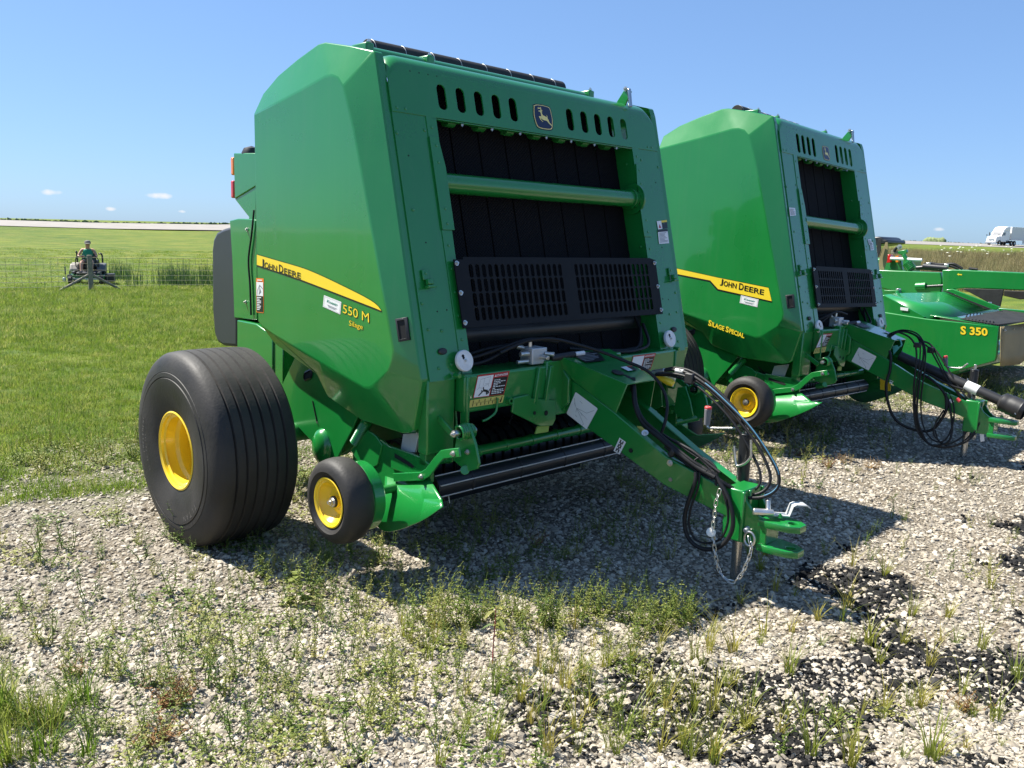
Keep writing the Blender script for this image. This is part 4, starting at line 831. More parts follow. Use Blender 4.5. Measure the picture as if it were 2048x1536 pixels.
hose(f2,R,[(1786,667,-.05),(1812,664,-.07),(1838,680,-.12),(1839,730,-.18),(1831,790,-.2),(1833,845,-.2),(1850,880,-.19),(1878,893,-.18),(1912,890,-.15),(1945,868,-.1),(1962,835,-.06),(1950,800,-.05),(1925,775,-.05)],.0055,m='rubber')
hose(f2,R,[(1868,700,-.06),(1885,735,-.06),(1908,775,-.06),(1935,805,-.05),(1950,840,-.06),(1938,872,-.08),(1908,892,-.13),(1880,885,-.16),(1870,860,-.16)],.005)
box('hose_clamp',(0,0,0),(.05,.05,.04),'blackplastic',R,Matrix.Translation(f2.X(1835,690,-.14)),.006); box('hose_clamp',(0,0,0),(.04,.05,.05),'blackplastic',R,Matrix.Translation(f2.X(1862,700,-.06)),.006)
tube('hang_tag_loop',[f2.X(a,b,-.05) for a,b in ((1790,680),(1800,680),(1803,690),(1797,695))],.006,'teal',R); prism('hang_tag',[f2.X(a,b,-.07) for a,b in ((1785,692),(1795,690),(1798,697),(1787,709))],(.003,0,0),'teal',R,0)
for a,b in ((1900,799),(1914,797)): cyl('hose_coupler',f2.X(a,b,-.10),f2.X(a+6,b+6,-.10),.014,'decalwhite' if a==1900 else 'gripred',R)
ch=empty('safety_chain'); ch.parent=R
for i in range(16):
    t=i/15; p=f2.X(1962+14*math.sin(t*5),830+45*t,-.05); link('link',shared('link',link_me),'zinc',ch,Matrix.Translation(p)@Matrix.Rotation(i*1.3,4,'Z')@Matrix.Rotation(1.2,4,'Y'))
prism('hang_tag',[f2.X(a,b,-.06) for a,b in ((1959,866),(1967,864),(1969,882),(1961,884))],(.003,0,0),'decalwhite',R,.001)
prism('warning_card',[f2.X(a,b,.12) for a,b in ((1760,757),(1781,766),(1781,783),(1760,779))],(.004,0,0),'decalyellow',R,.001)
# ================================================================ mower-conditioner beyond the balers
S=empty('mower_conditioner',Matrix.Translation((7.0,.6,0))); FS=Fr(S.matrix_world); xs=0
def sx(l,x=0): return [FS.X(a,b,x) for a,b in l]
def sp_(name,l,x,d,m='green',bev=.006,par=S): return prism(name,sx(l,x),(d,0,0),m,par,bev)
end=sp_('end_panel',[(1740,620),(1762,623),(1850,637),(1998,653),(1993,713),(1990,722),(1976,726),(1850,759),(1770,740),(1740,700)],0,.05,bev=.01)
f=qf(*[FS.X(a,b,0) for a,b in ((1921,669),(1975.5,672),(1975.5,656.5),(1921.5,651.5))]); text('lettering','S 350',lambda u,v:f(-.01+1.02*u,-.05+1.1*v,.001),'decalblack',end,off=.06); text('lettering','S 350',lambda u,v:f(u,v,.003),'decalyellow',end,off=.035)
# upper deck and hood panels behind the end panel
def sheet(name,pts,m='green',par=S,th=.012): 
    o=prism(name,pts,(0,0,-th),m,par,.003); return o
E0=sx([(1740,620),(1850,637),(1998,653)],0)
sheet('deck_panel',[FS.X(1860,630,.02),FS.X(1998,653,.0),FS.X(2060,640,.9),FS.X(2010,627,1.6),FS.X(1900,628,.9)],'green')
rub=sheet('rubber_apron',[FS.X(1920,640,.01)+Vector((0,0,.02)),FS.X(1998,652,.0)+Vector((0,0,.02)),FS.X(2110,638,1.3)+Vector((0,0,.02)),FS.X(2020,622,1.5)+Vector((0,0,.03))],'rubber')
for i in range(9):
    a=FS.X(1930+7*i,641.5+.8*i,.02+.0*i)+Vector((0,0,.022)); b=a+Vector((1.2,.35,.0)); V,F=cylv(a,b,.006,n=6); mk('apron_rib',V,F,'rubber',rub)
hd=mk('hood_panel',[FS.X(1765,590,.15),FS.X(1855,636,.05),FS.X(1905,634,.3),FS.X(1985,618,1.2),FS.X(1905,582,1.2),FS.X(1870,585,.9),FS.X(1800,586,.5)],[(0,1,2,6),(2,5,6),(2,3,4,5)],'green',S,.003); sm=hd.modifiers.new('solid','SOLIDIFY'); sm.thickness=.01
sp_('hood_cheek',[(1762,592),(1768,590),(1850,634),(1842,640),(1760,624)],.02,.02)
f=qf(*[FS.X(a,b,.015) for a,b in ((1801,620),(1816,622),(1817,616),(1801,614))]); flat('plate_decal',f,SQ,'decalwhite',hd,.004)
sp_('hood_ridge',[(1890,580),(1905,578),(2000,614),(1992,620),(1975,618)],1.1,.04); sp_('hood_slot',[(1885,582),(1893,583),(1985,619),(1970,617)],1.0,.02,'dark',.0)
sp_('shield_curtain',[(1924,577),(2007,579),(2003,600),(2000,614),(1990,612)],1.5,.03,'rubber')
sp_('shield_curtain',[(2008,581),(2060,583),(2060,598),(2040,599),(2008,592)],2.3,.03,'rubber')
sp_('deck_panel',[(1995,616),(2060,622),(2060,630),(1998,622)],1.3,.05,'green')
# front canvas curtain, slightly draped
n=14; V=[];F=[]
for j in range(5):
    for i in range(n+1):
        u=i/n; v=j/4; a=FS.X(1998,653,0); b=a+Vector((2.6,-.10,.0)); p=a.lerp(b,u); p+=Vector((0,-.02+.025*math.sin(u*23)*v-.05*v,-.44*v-.02*math.sin(u*9)*v)); V.append(p)
for j in range(4):
    for i in range(n): q=j*(n+1)+i; F.append((q,q+1,q+n+2,q+n+1))
cu_=mk('canvas_curtain',V,F,'tan',S,0,smooth=70); sm=cu_.modifiers.new('solid','SOLIDIFY'); sm.thickness=.008
for i in range(8): bolt(FS.X(1998,656,0)+Vector((.1+.3*i,-.035,-.03)),(0,-1,0),cu_,1.2)
# carrying frame and swing tongue
to=sp_('tongue_beam',[(1690,537),(1880,545),(1884,560),(1880,600),(1875,602),(1690,560)],1.8,.18,bev=.012)
to2=sp_('tongue_arm',[(1884,540),(1905,539),(2080,547),(2080,582),(1930,576),(1908,578),(1886,597)],1.75,.22,bev=.012)
f=qf(*[FS.X(a,b,1.75) for a,b in ((1914,551),(1924,552),(1924,547),(1914,546))]); flat('arrow_decal',f,[(0,.5),(.4,1),(.4,.7),(1,.75),(1,.25),(.4,.3),(.4,0)],'decalyellow',to2,.003)
for l,x,m,nm in (([(1770,562),(1784,563),(1784,572),(1872,577),(1872,570),(1880,572),(1880,582),(1790,582),(1775,575)],1.9,'green','lower_beam'),([(1782,562),(1814,563),(1818,578),(1790,576)],2.1,'greenlow','beam_bracket'),([(1755,562),(1768,562),(1785,580),(1770,580)],2.0,'green','frame_plate'),([(1768,580),(1800,581),(1800,586),(1768,586)],1.7,'greenlow','beam_bracket')): sp_(nm,l,x,.08,m)
cyl('cylinder_rod',FS.X(1832,573,1.8),FS.X(1852,572,1.8),.05,'green',S); cyl('tie_rod',FS.X(1852,573,1.8),FS.X(1888,571,1.8),.018,'blackpaint',S)
hc=cyl('lift_cylinder',FS.X(1847,533,1.85),FS.X(1895,537,1.85),.045,'blackpaint',S); cyl('cylinder_eye',FS.X(1833,536,1.85),FS.X(1846,535,1.85),.03,'blackpaint',hc)
for a,b in ((1858,528),(1894,531)): box('hydraulic_fitting',(0,0,0),(.06,.06,.04),'zinc',hc,Matrix.Translation(FS.X(a,b,1.85)),.006)
for l in ([(1860,526),(1880,529),(1905,528),(1915,532),(1925,538)],[(1893,531),(1905,533),(1917,538)],[(1938,537),(1955,539)]): tube('hydraulic_hose',sx(l,1.86),.018,'hose',S)
# tail of the machine: lights, marker, bracket
sp_('lamp_post',[(1783,513),(1802,520),(1805,540),(1776,540),(1780,528)],2.1,.06); sp_('lamp_arm',[(1794,503),(1806,500),(1813,499),(1814,505),(1808,510),(1797,509)],2.1,.06)
sp_('red_lamp',[(1774,509),(1781,509),(1781,525),(1773,526)],2.05,.10,'redlens'); sp_('amber_lamp',[(1791,511),(1797,511),(1797,525),(1791,525)],2.05,.10,'amber'); sp_('reflector_bracket',[(1782,501),(1795,501),(1794,508),(1782,508)],2.05,.03,'wood')
cyl('marker_rod',FS.X(1781,517,2.0),FS.X(1844,520,2.0),.022,'decalwhite',S); cyl('shock_strut',FS.X(1807,509,2.0),FS.X(1817,528,2.0),.03,'green',S); V,F=sweepv(helix(FS.X(1814,526,2.0),(0,-.5,-.6),.06,.12,5,.012),.012,6); mk('coil_spring',V,F,'green',S)
sp_('slow_vehicle_sign',[(1758,520),(1771,485),(1775,484),(1776,493),(1774,520),(1768,540),(1757,540)],1.9,.012,'tan',.002); sp_('slow_vehicle_sign',[(1752,498),(1757,478),(1762,480),(1762,500),(1756,515),(1753,513)],1.85,.012,'rubber',.002)
tube('lamp_wire',sx([(1788,503),(1793,496),(1799,494)],2.05),.02,'hose',S); bolt(FS.X(1799,494,2.05),(-1,0,0),S,3)
cyl('knob_post',FS.X(1797,590,.6),FS.X(1797,580,.6),.04,'green',S,r2=.03); cyl('knob',FS.X(1797,581,.6),FS.X(1797,577,.6),.03,'silver',S); cyl('knob',FS.X(1978,608,1.3),FS.X(1978,604,1.3),.03,'silver',S)
cyl('carry_wheel',(1.6,.9,.38),(1.85,.9,.38),.38,'tyre',S,n=40,bev=.05); cyl('carry_wheel',(2.9,.9,.38),(3.15,.9,.38),.38,'tyre',S,n=40,bev=.05)
box('cutter_bar',(1.7,-.1,.28),(3.2,.5,.16),'greenlow',S,None,.03); box('conditioner_housing',(1.6,.5,.62),(2.6,1.0,.45),'greenlow',S,None,.03)
box('frame_support',(2.0,1.0,.8),(.18,.2,.9),'green',S,None,.02)
T(S,'green mower-conditioner with yellow S 350 lettering and tan canvas curtain, behind the balers','mower conditioner')
# dark implement seen over its frame
def far_at(px,py,dist): return CAM+(CF*FPX+CR*(px-W/2)-CU*(py-H/2)).normalized()*dist
# ================================================================ terrain
NX,NY=.198,.980
KS=np.array([-1e5,6,10,18,28,36,45,60,85,91,103,112,140,300,1e5]); KZ=np.array([0,0,-.06,-.28,-.52,-.60,-.6,-.1,.72,.95,1.45,1.35,1.0,1.0,1.0])
GS=np.array([-1e5,6,15,30,60,91,103,140,1e5]); GZ=np.array([0,0,.45,1.1,1.0,1.25,1.45,1.3,1.0])
def sstep(a,b,x): t=np.clip((x-a)/(b-a),0,1); return t*t*(3-2*t)
def st_of(x,y): dx=x-CAM.x; dy=y-CAM.y; return NX*dx+NY*dy, NY*dx-NX*dy
def vnoise(x,y,seed=0):
    xi=np.floor(x).astype(np.int64); yi=np.floor(y).astype(np.int64); xf=x-xi; yf=y-yi
    def h(a,b):
        n=(a*374761393+b*668265263+seed*1442695041)&0x7fffffff; n=((n^(n>>13))*1274126177)&0x7fffffff; return ((n^(n>>16))&0xffff)/65535.
    u=xf*xf*(3-2*xf); v=yf*yf*(3-2*yf)
    return (h(xi,yi)*(1-u)+h(xi+1,yi)*u)*(1-v)+(h(xi,yi+1)*(1-u)+h(xi+1,yi+1)*u)*v
def fbm(x,y,seed=0,o=4):
    a=.5;s=0;t=0
    for k in range(o): s=s+a*vnoise(x*2**k,y*2**k,seed+k); t+=a; a*=.5
    return s/t
def hgt(x,y):
    x=np.asarray(x,float); y=np.asarray(y,float); s,t=st_of(x,y)
    z=np.interp(s,KS,KZ)+sstep(15,60,t)*np.interp(s,GS,GZ)
    nf=sstep(6,12,s); z=z+nf*(fbm(x*.35,y*.35,5)-.5)*.16*(1-sstep(75,90,s))
    z=z+(1-nf)*(fbm(x*1.3,y*1.3,9)-.5)*.022*sstep(-30,-6,-np.hypot(x,y))
    return z
def lawn_mask(x,y):
    s,t=st_of(x,y); return sstep(-.9,.9,s-6.1+(fbm(x*.9,y*.9,3)-.5)*3.4)
def dark_mask(x,y):
    w=sstep(-.95,-1.5,y-.32*np.maximum(0,-1.2-x))*sstep(-2.9,-1.9,x)          # asphalt crumbs gather along the front right of the lot
    r=np.hypot(x-1,y+2); w=w*(1-sstep(4,8,r))
    n=fbm(x*2.1+3,y*2.1,21,4); m=sstep(.49,.62,n+.12*(w-.5))*sstep(.05,.5,w)
    return m
# ---- ground sheet
U=np.linspace(-1,1,421); k_=8.2; a_=2400/np.sinh(k_); G1=np.sinh(U*k_)*a_
gx,gy=np.meshgrid(G1-.4,G1+1.0,indexing='ij'); gz=hgt(gx,gy); n_=len(U)
me=bpy.data.meshes.new('ground'); co=np.stack([gx,gy,gz],-1).reshape(-1,3)
idx=np.arange(n_*n_).reshape(n_,n_); fc=np.stack([idx[:-1,:-1],idx[1:,:-1],idx[1:,1:],idx[:-1,1:]],-1).reshape(-1,4)
me.from_pydata(co.tolist(),[],fc.tolist()); 
ca=me.color_attributes.new('mask','FLOAT_COLOR','POINT')
sS,tT=st_of(gx,gy); lm=lawn_mask(gx,gy); dm=dark_mask(gx,gy); dry=sstep(30,48,tT)*sstep(14,22,sS)*(1-sstep(40,60,sS))
ca.data.foreach_set('color',np.stack([lm,dm,dry,np.ones_like(lm)],-1).reshape(-1).astype(np.float32))
def ground_mat():
    m=bpy.data.materials.new('ground_cover'); m.use_nodes=True; t=m.node_tree; N=t.nodes.new; L=t.links.new; b=t.nodes['Principled BSDF']; b.inputs['Roughness'].default_value=.9; b.inputs['Specular IOR Level'].default_value=.2
    at_=N('ShaderNodeVertexColor'); at_.layer_name='mask'; sep=N('ShaderNodeSeparateColor'); L(at_.outputs[0],sep.inputs[0]); tc=N('ShaderNodeTexCoord')
    def noise(sc,det=6,ro=.6): n=N('ShaderNodeTexNoise'); n.inputs['Scale'].default_value=sc; n.inputs['Detail'].default_value=det; n.inputs['Roughness'].default_value=ro; L(tc.outputs['Object'],n.inputs['Vector']); return n
    def ramp(src,st): r=N('ShaderNodeValToRGB'); e=r.color_ramp.elements
    def ramp(src,st):
        r=N('ShaderNodeValToRGB'); e=r.color_ramp.elements
        for i,(p,c) in enumerate(st):
            q=e[i] if i<2 else e.new(p); q.position=p; q.color=(*c,1)
        L(src,r.inputs[0]); return r
    def mix(f,a,b_,bt='MIX'):
        x=N('ShaderNodeMixRGB'); x.blend_type=bt
        if isinstance(f,float): x.inputs[0].default_value=f
        else: L(f,x.inputs[0])
        L(a,x.inputs[1]); L(b_,x.inputs[2]); return x
    # gravel bed between the stones
    v=N('ShaderNodeTexVoronoi'); v.inputs['Scale'].default_value=62; L(tc.outputs['Object'],v.inputs['Vector'])
    g=ramp(v.outputs['Color'],[(0,(.20,.18,.145)),(.5,(.33,.295,.24)),(1,(.46,.42,.35))])
    v2=ramp(v.outputs['Distance'],[(.0,(1,1,1)),(.75,(.45,.43,.40))]); gr=mix(1.0,g.outputs[0],v2.outputs[0],'MULTIPLY')
    soil=ramp(noise(4,8,.7).outputs[0],[(.42,(1,1,1)),(.62,(.62,.55,.45))]); gr=mix(.7,gr.outputs[0],soil.outputs[0],'MULTIPLY')
    dk=ramp(noise(150,4).outputs[0],[(.3,(.008,.008,.008)),(.8,(.03,.029,.028))])
    dn=N('ShaderNodeMath'); dn.operation='MULTIPLY_ADD'; L(noise(26,6,.75).outputs[0],dn.inputs[0]); dn.inputs[1].default_value=1.6; dn.inputs[2].default_value=-.8
    ds=N('ShaderNodeMath'); ds.operation='ADD'; L(sep.outputs[1],ds.inputs[0]); L(dn.outputs[0],ds.inputs[1])
    dr=N('ShaderNodeMapRange'); L(ds.outputs[0],dr.inputs[0]); dr.inputs[1].default_value=.4; dr.inputs[2].default_value=.6
    gr=mix(dr.outputs[0],gr.outputs[0],dk.outputs[0])
    # lawn
    l1=ramp(noise(.55,8,.65).outputs[0],[(.32,(.075,.125,.020)),(.52,(.12,.16,.027)),(.70,(.175,.18,.045))])
    l2=ramp(noise(14,6,.8).outputs[0],[(.3,(.55,.55,.5)),(.7,(1.35,1.35,1.2))]); lw=mix(1.0,l1.outputs[0],l2.outputs[0],'MULTIPLY')
    wv=N('ShaderNodeTexWave'); wv.bands_direction='Y'; wv.inputs['Scale'].default_value=.16; wv.inputs['Distortion'].default_value=3.5; wv.inputs['Detail'].default_value=4; wv.inputs['Detail Scale'].default_value=.6; mpw=N('ShaderNodeMapping'); mpw.inputs['Rotation'].default_value=(0,0,.2); L(tc.outputs['Object'],mpw.inputs['Vector']); L(mpw.outputs[0],wv.inputs['Vector'])
    l3=ramp(wv.outputs[1],[(.2,(.80,.84,.80)),(.8,(1.16,1.12,1.05))]); lw=mix(.8,lw.outputs[0],l3.outputs[0],'MULTIPLY')
    l4=ramp(noise(.09,4,.6).outputs[0],[(.35,(.78,.86,.8)),(.65,(1.2,1.12,1.0))]); lw=mix(.9,lw.outputs[0],l4.outputs[0],'MULTIPLY')
    dryc=ramp(noise(2.5,7,.7).outputs[0],[(.35,(.12,.13,.035)),(.55,(.22,.18,.08)),(.75,(.30,.25,.13))]); lw=mix(sep.outputs[2],lw.outputs[0],dryc.outputs[0])
    f=mix(sep.outputs[0],gr.outputs[0],lw.outputs[0]); L(f.outputs[0],b.inputs['Base Color'])
    bn=N('ShaderNodeBump'); bn.inputs['Distance'].default_value=.02; bn.inputs['Strength'].default_value=.7; L(v.outputs['Distance'],bn.inputs['Height']); bn.invert=True; L(bn.outputs[0],b.inputs['Normal']); MAT['ground_cover']=m
ground_mat(); gnd=link('ground',me,'ground_cover',None,None,0,0,180); gnd['kind']='structure'
# ---- the highway beyond the lawn
mat('concrete',(.24,.22,.195),.85,0,0,.002,3,.12,.6)
us=np.linspace(-700,900,120); V=[];F=[]
for i,u_ in enumerate(us):
    for s_ in (91,97,103):
        x=CAM.x+NX*s_+NY*u_; y=CAM.y+NY*s_-NX*u_; V.append((x,y,float(hgt(x,y))+.06))
F=[(i*3+j,(i+1)*3+j,(i+1)*3+j+1,i*3+j+1) for i in range(len(us)-1) for j in range(2)]
rd=mk('highway',V,F,'concrete',None,0,smooth=180); rd['kind']='structure'
# ---- instancing helper (loose material that nobody could count)
def scatter(name,pts,rot,scl,idx,objs,label,cat):
    me=bpy.data.meshes.new(name); me.from_pydata(np.asarray(pts).tolist(),[],[])
    for nm,tp,dat,fld in (('rot','FLOAT_VECTOR',np.asarray(rot,np.float32),'vector'),('scl','FLOAT_VECTOR',np.asarray(scl,np.float32),'vector'),('pick','INT',np.asarray(idx,np.int32),'value')):
        a=me.attributes.new(nm,tp,'POINT'); a.data.foreach_set(fld,dat.reshape(-1))
    col=bpy.data.collections.new(name+'_shapes')
    for o in objs: col.objects.link(o)
    o=bpy.data.objects.new(name,me); COL.objects.link(o)
    g=bpy.data.node_groups.new(name,'GeometryNodeTree'); g.interface.new_socket('Geometry',in_out='INPUT',socket_type='NodeSocketGeometry'); g.interface.new_socket('Geometry',in_out='OUTPUT',socket_type='NodeSocketGeometry')
    N=g.nodes.new; L=g.links.new; gi=N('NodeGroupInput'); go=N('NodeGroupOutput'); ip=N('GeometryNodeInstanceOnPoints'); ci=N('GeometryNodeCollectionInfo'); ci.inputs[0].default_value=col; ci.inputs[1].default_value=True; ci.inputs[2].default_value=True
    L(gi.outputs[0],ip.inputs['Points']); L(ci.outputs[0],ip.inputs['Instance']); ip.inputs['Pick Instance'].default_value=True
    for nm,tp,sk in (('rot','FLOAT_VECTOR','Rotation'),('scl','FLOAT_VECTOR','Scale'),('pick','INT','Instance Index')):
        a=N('GeometryNodeInputNamedAttribute'); a.data_type=tp; a.inputs[0].default_value=nm; q=[s for s in a.outputs if s.enabled][0]
        if sk=='Rotation':
            e=N('FunctionNodeEulerToRotation'); L(q,e.inputs[0]); L(e.outputs[0],ip.inputs[sk])
        else: L(q,ip.inputs[sk])
    L(ip.outputs[0],go.inputs[0]); md=o.modifiers.new('scatter','NODES'); md.node_group=g
    T(o,label,cat,None,'stuff'); return o
def proto(name,me,m):
    if isinstance(m,str): m=MAT[m]
    if not me.materials: me.materials.append(m)
    return bpy.data.objects.new(name,me)
def rand_mat(name,stops,rough=.85,trans=0,spec=.25):
    m=bpy.data.materials.new(name); m.use_nodes=True; t=m.node_tree; b=t.nodes['Principled BSDF']; b.inputs['Roughness'].default_value=rough; b.inputs['Specular IOR Level'].default_value=spec
    oi=t.nodes.new('ShaderNodeObjectInfo'); r=t.nodes.new('ShaderNodeValToRGB'); t.links.new(oi.outputs['Random'],r.inputs[0])
    for i,(p,c) in enumerate(stops):
        q=r.color_ramp.elements[i] if i<2 else r.color_ramp.elements.new(p); q.position=p; q.color=(*c,1)
    tcn=t.nodes.new('ShaderNodeTexCoord'); n=t.nodes.new('ShaderNodeTexNoise'); n.inputs['Scale'].default_value=3; n.inputs['Detail'].default_value=5; t.links.new(tcn.outputs['Object'],n.inputs['Vector'])
    mr=t.nodes.new('ShaderNodeMapRange'); mr.inputs[3].default_value=.72; mr.inputs[4].default_value=1.25; t.links.new(n.outputs[0],mr.inputs[0])
    x=t.nodes.new('ShaderNodeMixRGB'); x.blend_type='MULTIPLY'; x.inputs[0].default_value=1; t.links.new(r.outputs[0],x.inputs[1]); t.links.new(mr.outputs[0],x.inputs[2]); t.links.new(x.outputs[0],b.inputs['Base Color'])
    if trans:
        tr=t.nodes.new('ShaderNodeBsdfTranslucent'); t.links.new(x.outputs[0],tr.inputs[0]); ms=t.nodes.new('ShaderNodeMixShader'); ms.inputs[0].default_value=trans; t.links.new(b.outputs[0],ms.inputs[1]); t.links.new(tr.outputs[0],ms.inputs[2]); t.links.new(ms.outputs[0],t.nodes['Material Output'].inputs[0])
    MAT[name]=m; return m
# ---- gravel stones and tar crumbs
rand_mat('stone',[(0,(.22,.19,.15)),(.3,(.32,.28,.22)),(.7,(.41,.36,.285)),(1,(.52,.47,.385))])
rand_mat('crumb',[(0,(.006,.006,.006)),(.7,(.022,.021,.020)),(1,(.06,.057,.053))],.9)
def stone_me(seed,sub=1):
    bm=bmesh.new(); bmesh.ops.create_icosphere(bm,subdivisions=sub,radius=1); r=random.Random(seed)
    pl=[(Vector((r.gauss(0,1),r.gauss(0,1),r.gauss(0,1))).normalized(),r.uniform(.55,.9)) for _ in range(7)]
    for v in bm.verts:
        for n,d in pl:
            e=v.co.dot(n)-d
            if e>0: v.co-=n*e*.92
        v.co*=r.uniform(.93,1.07)
    me=bpy.data.meshes.new('stone'); bm.to_mesh(me); bm.free(); me.polygons.foreach_set('use_smooth',[False]*len(me.polygons)); return me
stones=[proto('stone_shape%d'%i,stone_me(i),'stone') for i in range(8)]; crumbs=[proto('crumb_shape%d'%i,stone_me(40+i),'crumb') for i in range(4)]
def polar(n,r0,r1,p,az0,az1):
    u=rng.random(n); q=1-p; r=(r0**q+u*(r1**q-r0**q))**(1/q); a=np.radians(az0+rng.random(n)*(az1-az0)); return CAM.x+r*np.sin(a),CAM.y+r*np.cos(a),r
def lay(n,r0,r1,p,keep,smu,sig,az=(4,86)):
    x,y,r=polar(n,r0,r1,p,*az); k=keep(x,y,r); x,y,r=x[k],y[k],r[k]; s=np.exp(rng.normal(smu,sig,len(x)))
    return x,y,r,s
x1,y1,r1,s1=lay(80000,1.1,3.6,-.9,lambda x,y,r:rng.random(len(x))>.62*dark_mask(x,y),math.log(.0078),.42)
x2_,y2_,r2_,s2=lay(105000,3.6,16,.9,lambda x,y,r:(rng.random(len(x))>.6*dark_mask(x,y))&(rng.random(len(x))>lawn_mask(x,y)),math.log(.0092),.36)
s2=s2*np.clip((r2_/3.6)**.35,1,1.7)
x=np.r_[x1,x2_]; y=np.r_[y1,y2_]; s=np.r_[s1,s2]; big=rng.random(len(s))>.992; s=np.where(big,s*1.7,s); s=np.minimum(s,.027)
n=len(x); zz=hgt(x,y)+s*.12
gv=scatter('gravel',np.stack([x,y,zz],-1),np.stack([rng.normal(0,.35,n),rng.normal(0,.35,n),rng.random(n)*6.28],-1),np.stack([s*rng.uniform(.85,1.35,n),s*rng.uniform(.75,1.1,n),s*rng.uniform(.32,.62,n)],-1),rng.integers(0,8,n),stones,'pale crushed limestone gravel covering the machinery lot','gravel')
x,y,r,s=lay(60000,1.1,8,.3,lambda x,y,r:rng.random(len(x))<dark_mask(x,y)*.95,math.log(.006),.4); s=s*np.clip((r/2.5)**.5,1,2.0); n=len(x)
scatter('tar_crumbs',np.stack([x,y,hgt(x,y)+s*.4],-1),rng.random((n,3))*6.28,np.stack([s,s,s*.8],-1),rng.integers(0,4,n),crumbs,'black crumbled asphalt lying in patches between the pale stones','asphalt crumbs')
# ---- vegetation shapes
rand_mat('lawnblade',[(0,(.105,.19,.020)),(.5,(.18,.26,.032)),(.85,(.27,.31,.055)),(1,(.40,.39,.13))],.6,.48,.22)
rand_mat('tuftblade',[(0,(.15,.22,.03)),(.5,(.29,.30,.05)),(1,(.44,.38,.09))],.5,.45,.4)
rand_mat('weedleaf',[(0,(.10,.17,.03)),(.4,(.20,.26,.055)),(.75,(.32,.34,.09)),(1,(.42,.40,.14))],.55,.45,.35)
rand_mat('dryblade',[(0,(.20,.16,.07)),(.5,(.30,.25,.12)),(.8,(.16,.18,.06)),(1,(.38,.32,.18))],.8,.3)
rand_mat('reedblade',[(0,(.045,.10,.03)),(1,(.09,.16,.05))],.6,.25)
def blade(V,F,b,h,w,lean,az,segs=3,droop=.5):
    d=Vector((math.cos(az),math.sin(az),0)); sd_=Vector((-d.y,d.x,0)); n0=len(V)
    for i in range(segs+1):
        t=i/segs; p=Vector(b)+d*(lean*h*t**(1.5+droop))+Vector((0,0,h*(t-.35*lean*droop*t*t))); ww=w*(1-t**1.6)*.5
        if i<segs: V+=[p-sd_*ww,p+sd_*ww]
        else: V.append(p)
    for i in range(segs-1): F.append((n0+2*i,n0+2*i+1,n0+2*i+3,n0+2*i+2))
    F.append((n0+2*segs-2,n0+2*segs-1,n0+2*segs))
def clump_me(seed,nb,rad,h0,h1,w,lean,segs=3,name='clump'):
    r=random.Random(seed); V=[];F=[]
    for _ in range(nb):
        a=r.random()*6.28; q=rad*math.sqrt(r.random()); blade(V,F,(q*math.cos(a),q*math.sin(a),0),r.uniform(h0,h1),w*r.uniform(.7,1.3),r.uniform(.1,lean),a+r.gauss(0,.9),segs)
    me=bpy.data.meshes.new(name); me.from_pydata([tuple(v) for v in V],[],F); me.polygons.foreach_set('use_smooth',[True]*len(me.polygons)); return me
def leaf(V,F,b,d,up,L_,w):
    d=Vector(d).normalized(); up=Vector(up); sd_=d.cross(up).normalized(); up=sd_.cross(d); n0=len(V); b=Vector(b)
    V+= [b,b+d*L_*.4+sd_*w*.5+up*L_*.10,b+d*L_*.4+up*L_*.02,b+d*L_*.4-sd_*w*.5+up*L_*.10,b+d*L_*.75+sd_*w*.36,b+d*L_*.75-sd_*w*.36,b+d*L_-up*L_*.12]
    F+= [(n0,n0+1,n0+2),(n0,n0+2,n0+3),(n0+1,n0+4,n0+2),(n0+2,n0+5,n0+3),(n0+2,n0+4,n0+6),(n0+2,n0+6,n0+5)]
def weed_me(seed,h=.2,stems=5,lf=.024,nodes=6,spread=.5,name='weed'):
    r=random.Random(seed); V=[];F=[]
    for s in range(stems):
        a=r.random()*6.28; hh=h*r.uniform(.55,1.05); P=[Vector((.01*math.cos(a),.01*math.sin(a),0))]; l=r.uniform(.1,spread)
        for k in range(1,nodes+1):
            t=k/nodes; P.append(P[0]+Vector((math.cos(a)*l*hh*t+r.gauss(0,.006),math.sin(a)*l*hh*t+r.gauss(0,.006),hh*t)))
        v,f=sweepv(P,lambda t:.0022*(1-.6*t),4); n0=len(V); V+=v; F+=[tuple(i+n0 for i in q) for q in f]
        for k in range(1,nodes+1):
            b=r.random()*6.28; sc=lf*(1.15-.6*k/nodes)*r.uniform(.7,1.2)
            for j in (0,math.pi): leaf(V,F,P[k],(math.cos(b+j),math.sin(b+j),r.uniform(-.1,.5)),(0,0,1),sc*1.5,sc*.95)
            if k>nodes*.5:
                e=P[k]+Vector((math.cos(b+1.5)*.02,math.sin(b+1.5)*.02,.025)); v,f=sweepv([P[k],e],.0009,3); n0=len(V); V+=v; F+=[tuple(i+n0 for i in q) for q in f]; leaf(V,F,e,(math.cos(b),math.sin(b),.6),(0,0,1),sc*.6,sc*.5); leaf(V,F,e,(-math.cos(b),-math.sin(b),.6),(0,0,1),sc*.6,sc*.5)
    me=bpy.data.meshes.new(name); me.from_pydata([tuple(v) for v in V],[],F); return me
def mat_me(seed,rad,n,lf):
    r=random.Random(seed); V=[];F=[]
    for _ in range(n):
        a=r.random()*6.28; q=rad*math.sqrt(r.random()); b=r.random()*6.28; leaf(V,F,(q*math.cos(a),q*math.sin(a),r.uniform(.004,.03)),(math.cos(b),math.sin(b),r.uniform(0,.5)),(0,0,1),lf*r.uniform(.7,1.3),lf*.6)
    me=bpy.data.meshes.new('weed_mat'); me.from_pydata([tuple(v) for v in V],[],F); return me
